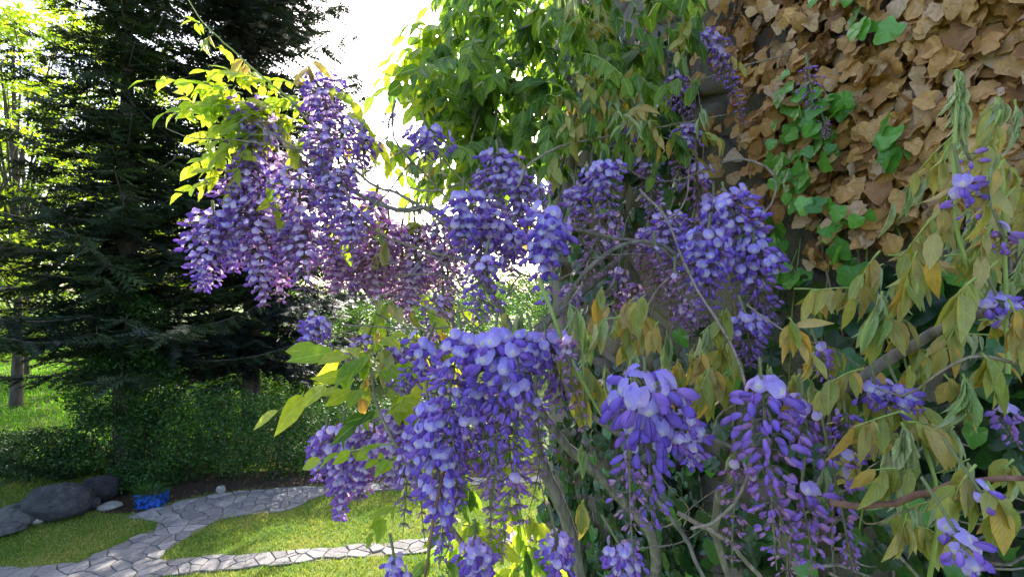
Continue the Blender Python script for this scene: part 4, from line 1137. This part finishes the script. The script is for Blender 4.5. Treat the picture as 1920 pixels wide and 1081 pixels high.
# ------------------------------------------------------------------ background trees and shrubs
def needle_tree(root_loc, Ht, z0, Rmax, mat, label, name, seed, density=1.0, cut=13.5, step=.27, taper=.75):
    r = np.random.default_rng(seed)
    root = empty(name, root_loc, label, 'tree')
    g = Geo()
    tube(g, smooth_path([V3(*root_loc) - [0, 0, .1], V3(*root_loc) + [0.05, 0, Ht * .5], V3(*root_loc) + [0, 0, Ht]], 16), 0.27, 0.03, 10, 0, 0.03)
    gb = g
    tp, td, tl, tr_ = [], [], [], []
    z = z0
    while z < Ht - 0.4:
        frac = (z - z0) / (Ht - z0)
        lmax = Rmax * (1 - frac) ** taper
        if frac < 0.06: lmax *= 0.8
        nb = int(r.integers(6, 9)) if z < cut else 5
        a0 = r.uniform(0, 6.28)
        for b in range(nb):
            az = a0 + b * 2 * np.pi / nb + r.normal(0, .25)
            l = lmax * (r.uniform(.6, 1.12) if b % 4 else r.uniform(.22, .45))
            if l < .3: continue
            dirh = np.array([math.cos(az), math.sin(az), 0])
            side = np.array([-math.sin(az), math.cos(az), 0])
            zz = z + r.normal(0, .18)
            s = np.linspace(0, 1, 9)
            slope = r.uniform(-.30, -.02) + .35 * frac
            bend = r.normal(0, .08)
            pts = np.array(root_loc) + np.array([0, 0, zz]) + (s * l)[:, None] * dirh + (bend * l * s * s)[:, None] * side
            pts[:, 2] += slope * l * s + 0.16 * l * s ** 2.5 - .05 * l * np.sin(s * 3)
            tube(gb, pts, 0.035 * (1 - .7 * frac), 0.006, 4, 0)
            nt_ = int(l / (.105 if z < cut else .22) * density)
            q = np.sort(r.uniform(.02, 1.0, nt_))
            for sg in (-1, 1):
                bp = np.stack([np.interp(q, s, pts[:, k]) for k in range(3)], 1)
                ll = (0.26 + 0.13 * l * (1 - q) + .16 * r.random(nt_)) * r.uniform(.6, 1.2, nt_)
                dd = dirh * r.uniform(.45, .9, nt_)[:, None] + sg * side * r.uniform(.5, 1.0, nt_)[:, None] + np.array([0, 0, 1.]) * r.normal(-.22, .2, nt_)[:, None]
                tp.append(bp); td.append(norm(dd)); tl.append(ll); tr_.append(np.full(nt_, z))
        z += (step if z < cut else .7) * r.uniform(.8, 1.2)
    tp = np.vstack(tp); td = np.vstack(td); tl = np.concatenate(tl); tz = np.concatenate(tr_)
    # each twig: a narrow flat spray of needles built from toothed blades
    # template along +X unit length: 7 little needle triangles each side + top row
    v, f = [], []
    for k in range(6):
        x = .03 + k * .16
        for (sy, sz) in ((1, .12), (-1, .12), (r.choice([-1, 1]) * .25, .8)):
            L_ = .20 * (1 - .35 * k / 7)
            o = len(v)
            v += [[x, 0, 0], [x + .15, 0, 0], [x + .24, sy * L_ * 1.05, sz * L_ * r.uniform(-.6, 1)]]
            f.append([o, o + 1, o + 2])
    o = len(v); v += [[.9, .03, 0], [.9, -.03, 0], [1.12, 0, .02], [0, .012, 0], [0, -.012, 0], [1, 0, 0]]; f += [[o, o + 1, o + 2], [o + 3, o + 4, o + 5]]
    v = np.array(v); f = np.array(f)
    tt = np.c_[np.full(len(v), .5), v[:, 0].clip(0, 1), np.full(len(v), .5)]
    Ms = frames(td, np.array([0, 0, 1.]) + r.normal(0, .35, td.shape), tl * 1.05)
    clump = np.sin(tp[:, 0] * 1.7 + tp[:, 2] * 2.1) * .15 + .45
    gc = Geo(); scatter(gc, v, f, 0, tt, Ms, tp, np.clip(clump + r.normal(0, .22, len(tp)), 0, 1))
    cr = geo_obj('crown', gc, [mat], root, root_loc)
    geo_obj('trunk', gb, [M_TBARK], root, root_loc)
    return root

s1 = np.array([(235 - 960) / F * 11.6, 11.6, 0.0])
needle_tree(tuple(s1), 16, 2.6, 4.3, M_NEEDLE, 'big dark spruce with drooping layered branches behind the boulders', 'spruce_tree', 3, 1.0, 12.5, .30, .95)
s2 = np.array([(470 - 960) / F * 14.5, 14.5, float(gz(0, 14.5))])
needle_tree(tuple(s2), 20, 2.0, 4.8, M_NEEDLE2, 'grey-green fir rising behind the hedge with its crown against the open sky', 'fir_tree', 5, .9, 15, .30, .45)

LEAF4 = (np.array([[0, 0, 0], [.42, .25, .06], [.46, 0, -.03], [.42, -.25, .06], [1, 0, -.10]]), np.array([[0, 2, 1], [0, 3, 2], [1, 2, 4], [2, 3, 4]]), 0,
         np.array([[.5, 0, .5], [.5, .4, 1], [.5, .4, .5], [.5, .4, 0], [.5, 1, .5]]))

def leaf_cloud(g, pos, size, r, up=.55, rr=None):
    n = len(pos)
    d = norm(r.normal(0, 1, (n, 3)) * [1, 1, .6] + [0, 0, -.15])
    nn = norm(r.normal(0, .6, (n, 3)) + [0, 0, up])
    scatter(g, *LEAF4, frames(d, nn, size * r.uniform(.6, 1.25, n)), pos, r.random(n) if rr is None else rr)

def broad_tree(loc, Ht, Rc, zc, mat, label, name, seed, nclump=120, per=90, lsize=.16, group=None):
    r = np.random.default_rng(seed)
    loc = np.array(loc, float)
    root = empty(name, loc, label, 'tree', group)
    g = Geo()
    tube(g, smooth_path([loc - [0, 0, .1], loc + [r.normal(0, .2), 0, zc * .6], loc + [r.normal(0, .3), r.normal(0, .3), Ht * .8]], 14), .20, .05, 9, 0, .04)
    gl = g; gc = Geo()
    for k in range(nclump):
        u = norm(r.normal(0, 1, 3)) * r.uniform(.45, 1.0) ** .5
        c = loc + [0, 0, (zc + Ht) / 2] + u * [Rc, Rc, (Ht - zc) / 2]
        base = loc + [0, 0, zc * .55 + (c[2] - loc[2] - zc * .55) * r.uniform(.15, .5)]
        mid = (base + c) / 2 + r.normal(0, .35, 3) + [0, 0, .3]
        if k % 2 == 0:
            tube(gl, smooth_path([base, mid, c], 7), .05, .008, 5, 0)
        n = int(per * r.uniform(.4, 1.5))
        rad = r.uniform(.45, 1.0)
        p = c + norm(r.normal(0, 1, (n, 3))) * (r.uniform(0, 1, n) ** .5)[:, None] * rad * [1, 1, .62]
        leaf_cloud(gc, p, lsize, r, .5, np.clip(r.normal(r.uniform(.2, .8), .2, n), 0, 1))
    geo_obj('crown', gc, [mat], root, loc)
    geo_obj('trunk', gl, [M_TBARK], root, loc)
    return root

def atY(px, Y): return ((px - 960) / F * Y, Y, float(gz((px - 960) / F * Y, Y)))
broad_tree(atY(30, 17), 15.5, 3.9, 5.5, M_BROAD, 'light green broadleaf tree with bare dark limbs left of the spruce', 'broadleaf_tree', 21, 120, 70, .22)
broad_tree(atY(190, 23), 17, 5.5, 3.5, M_BROAD, 'tall yellow-green tree showing through the gaps in the spruce', 'broadleaf_tree', 22, 190, 70, .28)
broad_tree(atY(-140, 14), 13, 4.2, 3.0, M_BROAD, 'bright young tree at the left end of the garden', 'broadleaf_tree', 23, 120, 100, .18)
broad_tree(atY(400, 27), 7.5, 5.0, 2.5, M_BROAD, 'rounded pale green tree behind the fir', 'broadleaf_tree', 24, 160, 100, .26)
broad_tree(atY(45, 22), 6.2, 3.6, 1.0, M_BROAD, 'low sunlit spreading tree at the back of the far lawn', 'broadleaf_tree', 25, 120, 80, .2)
broad_tree(atY(60, 34), 16, 7.0, 2.0, M_BROAD2, 'wide mid-green tree standing behind the far lawn', 'broadleaf_tree', 26, 110, 80, .33)
broad_tree(atY(330, 36), 12, 7.0, 1.5, M_BROAD2, 'broad dark green tree far behind the hedge and fir', 'broadleaf_tree', 27, 110, 80, .33)
broad_tree(atY(660, 26), 6.2, 4.0, .6, M_BROAD2, 'low round green tree beyond the lawn seen under the hanging flowers', 'broadleaf_tree', 28, 110, 90, .2)
broad_tree(atY(830, 30), 5.6, 5.0, .6, M_BROAD2, 'wide bushy tree behind the middle of the wisteria', 'broadleaf_tree', 29, 110, 90, .22)
broad_tree(atY(1010, 34), 6.5, 5.0, .6, M_BROAD2, 'bushy green tree beyond the end of the stone wall', 'broadleaf_tree', 30, 90, 80, .24)

def shrub(name, label, blobs, mat, n, lsize, seed, cat='shrub', core=None):
    """leafy shell over a lumpy union of ellipsoids (cx, cy, cz, rx, ry, rz)"""
    r = np.random.default_rng(seed)
    b = np.array(blobs, float)
    loc = np.array([b[:, 0].mean(), b[:, 1].mean(), float(gz(b[:, 0].mean(), b[:, 1].mean()))])
    root = empty(name, loc, label, cat)
    area = b[:, 3] * b[:, 5]
    pts = []
    for bb, a in zip(b, area / area.sum()):
        k = int(n * a)
        u = norm(r.normal(0, 1, (k, 3)))
        lump = 1 + .10 * np.sin(u[:, 0] * 7 + bb[0] * 3) * np.sin(u[:, 2] * 6 + bb[1]) + .06 * np.sin(u[:, 1] * 15 + u[:, 2] * 13)
        sh = lump * (1 - .35 * r.random(k) ** 1.6) + r.normal(0, .035, k)
        p = bb[:3] + u * bb[3:6] * sh[:, None]
        pts.append(p)
    p = np.vstack(pts); p = p[p[:, 2] > loc[2] + .01]
    g = Geo()
    rr = np.clip(.45 + .3 * np.sin(p[:, 0] * 3.1 + p[:, 2] * 4) * np.sin(p[:, 2] * 5 - p[:, 0]) + r.normal(0, .22, len(p)), 0, 1)
    leaf_cloud(g, p, lsize, r, .35, rr)
    geo_obj('foliage', g, [mat], root, loc)
    gs = Geo()
    for bb in b:
        for k in range(7):
            e = bb[:3] + norm(r.normal(0, 1, 3)) * bb[3:6] * .8
            st = np.array([bb[0] + r.normal(0, .1), bb[1] + r.normal(0, .1), loc[2]])
            tube(gs, smooth_path([st, (st + e) / 2 + r.normal(0, .08, 3), e], 7), .018, .004, 4, 0)
    geo_obj('stems', gs, [M_TBARK], root, loc)
    return root

def blob(px, Y, ztop, rx, ry=None, zlow=0.0):
    x = (px - 960) / F * Y
    return (x, Y, (ztop + zlow) / 2, rx, ry or rx, (ztop - zlow) / 2 * 1.05)

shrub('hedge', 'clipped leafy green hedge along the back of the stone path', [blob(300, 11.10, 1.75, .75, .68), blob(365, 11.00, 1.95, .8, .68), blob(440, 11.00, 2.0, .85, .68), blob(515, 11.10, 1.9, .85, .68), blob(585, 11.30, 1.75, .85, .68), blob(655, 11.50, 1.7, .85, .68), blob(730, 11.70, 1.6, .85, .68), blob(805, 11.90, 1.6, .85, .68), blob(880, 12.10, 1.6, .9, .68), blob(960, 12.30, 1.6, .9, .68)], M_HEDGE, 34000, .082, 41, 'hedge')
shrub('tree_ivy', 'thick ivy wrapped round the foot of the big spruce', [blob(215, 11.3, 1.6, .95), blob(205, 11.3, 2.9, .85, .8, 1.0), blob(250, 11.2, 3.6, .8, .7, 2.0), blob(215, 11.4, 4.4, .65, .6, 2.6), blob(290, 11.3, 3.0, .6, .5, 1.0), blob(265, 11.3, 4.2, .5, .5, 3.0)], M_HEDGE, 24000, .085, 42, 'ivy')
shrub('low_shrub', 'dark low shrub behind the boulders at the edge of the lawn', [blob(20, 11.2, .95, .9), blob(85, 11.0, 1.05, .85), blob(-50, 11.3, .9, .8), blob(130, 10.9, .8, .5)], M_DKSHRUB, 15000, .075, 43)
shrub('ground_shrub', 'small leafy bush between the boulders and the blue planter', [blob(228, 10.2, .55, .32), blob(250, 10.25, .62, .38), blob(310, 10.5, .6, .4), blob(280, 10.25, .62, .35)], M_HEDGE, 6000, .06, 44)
shrub('back_shrub', 'dense mid-green shrub seen above the hedge below the fir', [blob(380, 17, 3.0, 1.5), blob(460, 17.5, 3.3, 1.6), blob(540, 17, 2.9, 1.5), blob(610, 17.5, 2.8, 1.5)], M_BROAD2, 16000, .14, 45)
shrub('back_shrub', 'sunlit shrub under the hanging flower clusters beyond the hedge', [blob(680, 20, 4.0, 1.7), blob(760, 20.5, 4.2, 1.7), blob(850, 21, 4.6, 1.9), blob(950, 21, 5.2, 1.9), blob(1040, 21, 5.2, 1.9)], M_BROAD2, 17000, .17, 46)
shrub('corner_bush', 'small dark bush on the lawn below the long violet clusters', [blob(835, 5.6, 1.0, .20), blob(850, 5.6, .75, .28)], M_HEDGE, 1600, .06, 47)

# ------------------------------------------------------------------ boulders, planter, marker stone
def boulder(name, px, py, wpx, hpx, mat, label, seed, sink=.12):
    import bmesh
    c = G(px, py); sc = c[1] / F
    r = np.random.default_rng(seed)
    bm = bmesh.new(); bmesh.ops.create_icosphere(bm, subdivisions=4, radius=1)
    v = np.array([x.co[:] for x in bm.verts])
    f = np.array([[q.index for q in x.verts] for x in bm.faces]); bm.free()
    k = r.normal(0, 1, (9, 3)); ph = r.uniform(0, 6, 9)
    d = 1 + sum(.16 / (1 + i * .45) * np.sin(v @ (k[i] * (1 + i * .55)) + ph[i]) for i in range(9)) * .55
    for _ in range(6):      # a few flattened facets
        n = norm(r.normal(0, 1, 3)); lim = r.uniform(.72, .92)
        dd = v @ n * d
        d = np.where(dd > lim, d * (lim + (dd - lim) * .3) / np.maximum(dd, 1e-3), d)
    d = d + sum(.022 * np.sin(v @ (r.normal(0, 1, 3) * (9 + 5 * i)) + r.uniform(0, 6)) for i in range(6)) * .6
    from mathutils import noise as mn
    off = Vector(r.uniform(-50, 50, 3))
    d = d + np.array([.07 * mn.turbulence(Vector(p) * 2.6 + off, 4, True) + .035 * mn.noise(Vector(p) * 9 + off) for p in v]) - .05
    h = hpx * sc * .84; wd = wpx * sc * .86
    v = v * d[:, None] * [wd * .5, wd * .42, h * .62]
    v[:, 2] += h * .62 - h * sink * 1.6
    g = Geo(); g.add(v, f)
    o = obj(name, g.mesh(name, [mat]), None, c)
    return tag(o, label, 'boulder', 'boulders beside the lawn')
boulder('boulder', 112, 968, 118, 68, M_BOULDER, 'largest dark rounded boulder at the edge of the lawn', 1)
boulder('boulder', 186, 936, 88, 48, M_BOULDER, 'long grey boulder behind two small stones, beside the leafy bush', 2)
boulder('boulder', 30, 982, 96, 46, M_BOULDER, 'low weathered boulder on the far side of the largest boulder from the planter', 3)
boulder('boulder', 70, 980, 40, 24, M_PALESTONE, 'small pale stone leaning at the foot of the largest boulder', 4)
boulder('boulder', 150, 945, 36, 34, M_BOULDER, 'small upright dark stone wedged between the two big boulders', 5)
boulder('boulder', 174, 952, 36, 24, M_BOULDER, 'small rounded stone in front of the long grey boulder', 6)
boulder('boulder', 205, 952, 50, 14, M_PALESTONE, 'flat pale stone lying at the end of the long grey boulder', 7)
boulder('boulder', 8, 1000, 70, 24, M_BOULDER, 'flat boulder sunk in the grass below the weathered boulder', 8)
o = boulder('marker_stone', 413, 924, 20, 17, M_PALESTONE, 'small pale pointed stone at the edge of the path under the hedge', 9)
o['category'] = 'stone'
del o['group']

m, t, out = newmat('blue_glaze_leaf_shadow')
n1 = geo_noise(t, 14, 3)
c = ramp(t, n1, [(0.40, (0.004, 0.012, 0.05)), (0.47, (0.008, 0.035, 0.17)), (0.56, (0.015, 0.07, 0.32)), (0.75, (0.03, 0.11, 0.40))])  # dark end of the ramp paints leaf shadows onto the blue
t.links.new(princ(t, c, 0.3, 0.5), out.inputs[0])
M_BLUE = m
pc = G(285, 947)
pl = empty('planter', pc, 'blue square planter with a grassy tuft beside the path', 'planter')
def frustum(z0, z1, a0, b0, a1, b1, rot):
    v = []
    for (z, a, b) in ((z0, a0, b0), (z1, a1, b1)):
        for (sx_, sy_) in ((-1, -1), (1, -1), (1, 1), (-1, 1)):
            x, y = sx_ * a, sy_ * b
            v.append([x * math.cos(rot) - y * math.sin(rot), x * math.sin(rot) + y * math.cos(rot), z])
    return np.array(v), np.array([[0, 1, 5, 4], [1, 2, 6, 5], [2, 3, 7, 6], [3, 0, 4, 7], [4, 5, 6, 7], [3, 2, 1, 0]])
rot = .06
g = Geo(); g.add(*frustum(0, .26, .22, .15, .23, .16, rot)); obj('body', g.mesh('body', [M_BLUE], False), pl, pc)
g = Geo()
for (cx, cy, a, b) in ((0, -.153, .238, .013), (0, .153, .238, .013), (-.226, 0, .012, .139), (.226, 0, .012, .139)):
    v, f = frustum(.261, .280, a, b, a, b, 0)
    v[:, 0] += cx; v[:, 1] += cy
    x = v[:, 0] * math.cos(rot) - v[:, 1] * math.sin(rot); y = v[:, 0] * math.sin(rot) + v[:, 1] * math.cos(rot)
    v[:, 0], v[:, 1] = x, y
    g.add(v, f)
obj('rim', g.mesh('rim', [M_BLUE], False), pl, pc)
g = Geo(); g.add(*frustum(.262, .272, .212, .138, .212, .138, rot)); obj('soil', g.mesh('soil', [M_BED], False), pl, pc)
n = 260
a = rng.uniform(0, 6.28, n); rr_ = rng.random(n) ** .5
b0 = pc + np.c_[.18 * rr_ * np.cos(a), .12 * rr_ * np.sin(a), np.full(n, .265)]
dd = norm(np.c_[np.cos(a) * rr_ * 1.1, np.sin(a) * rr_ * 1.1, rng.uniform(.25, 1.0, n)])
g = Geo(); scatter(g, *leaflet_template(.05, .2, .5), frames(dd, np.array([0, 0, 1.]) + rng.normal(0, .2, (n, 3)), rng.uniform(.12, .27, n)), b0, rng.random(n))
o = geo_obj('tufted_grass', g, [M_HEDGE], None, pc + [0, 0, .265])
tag(o, 'spilling green grassy plant growing in the blue planter', 'plant')
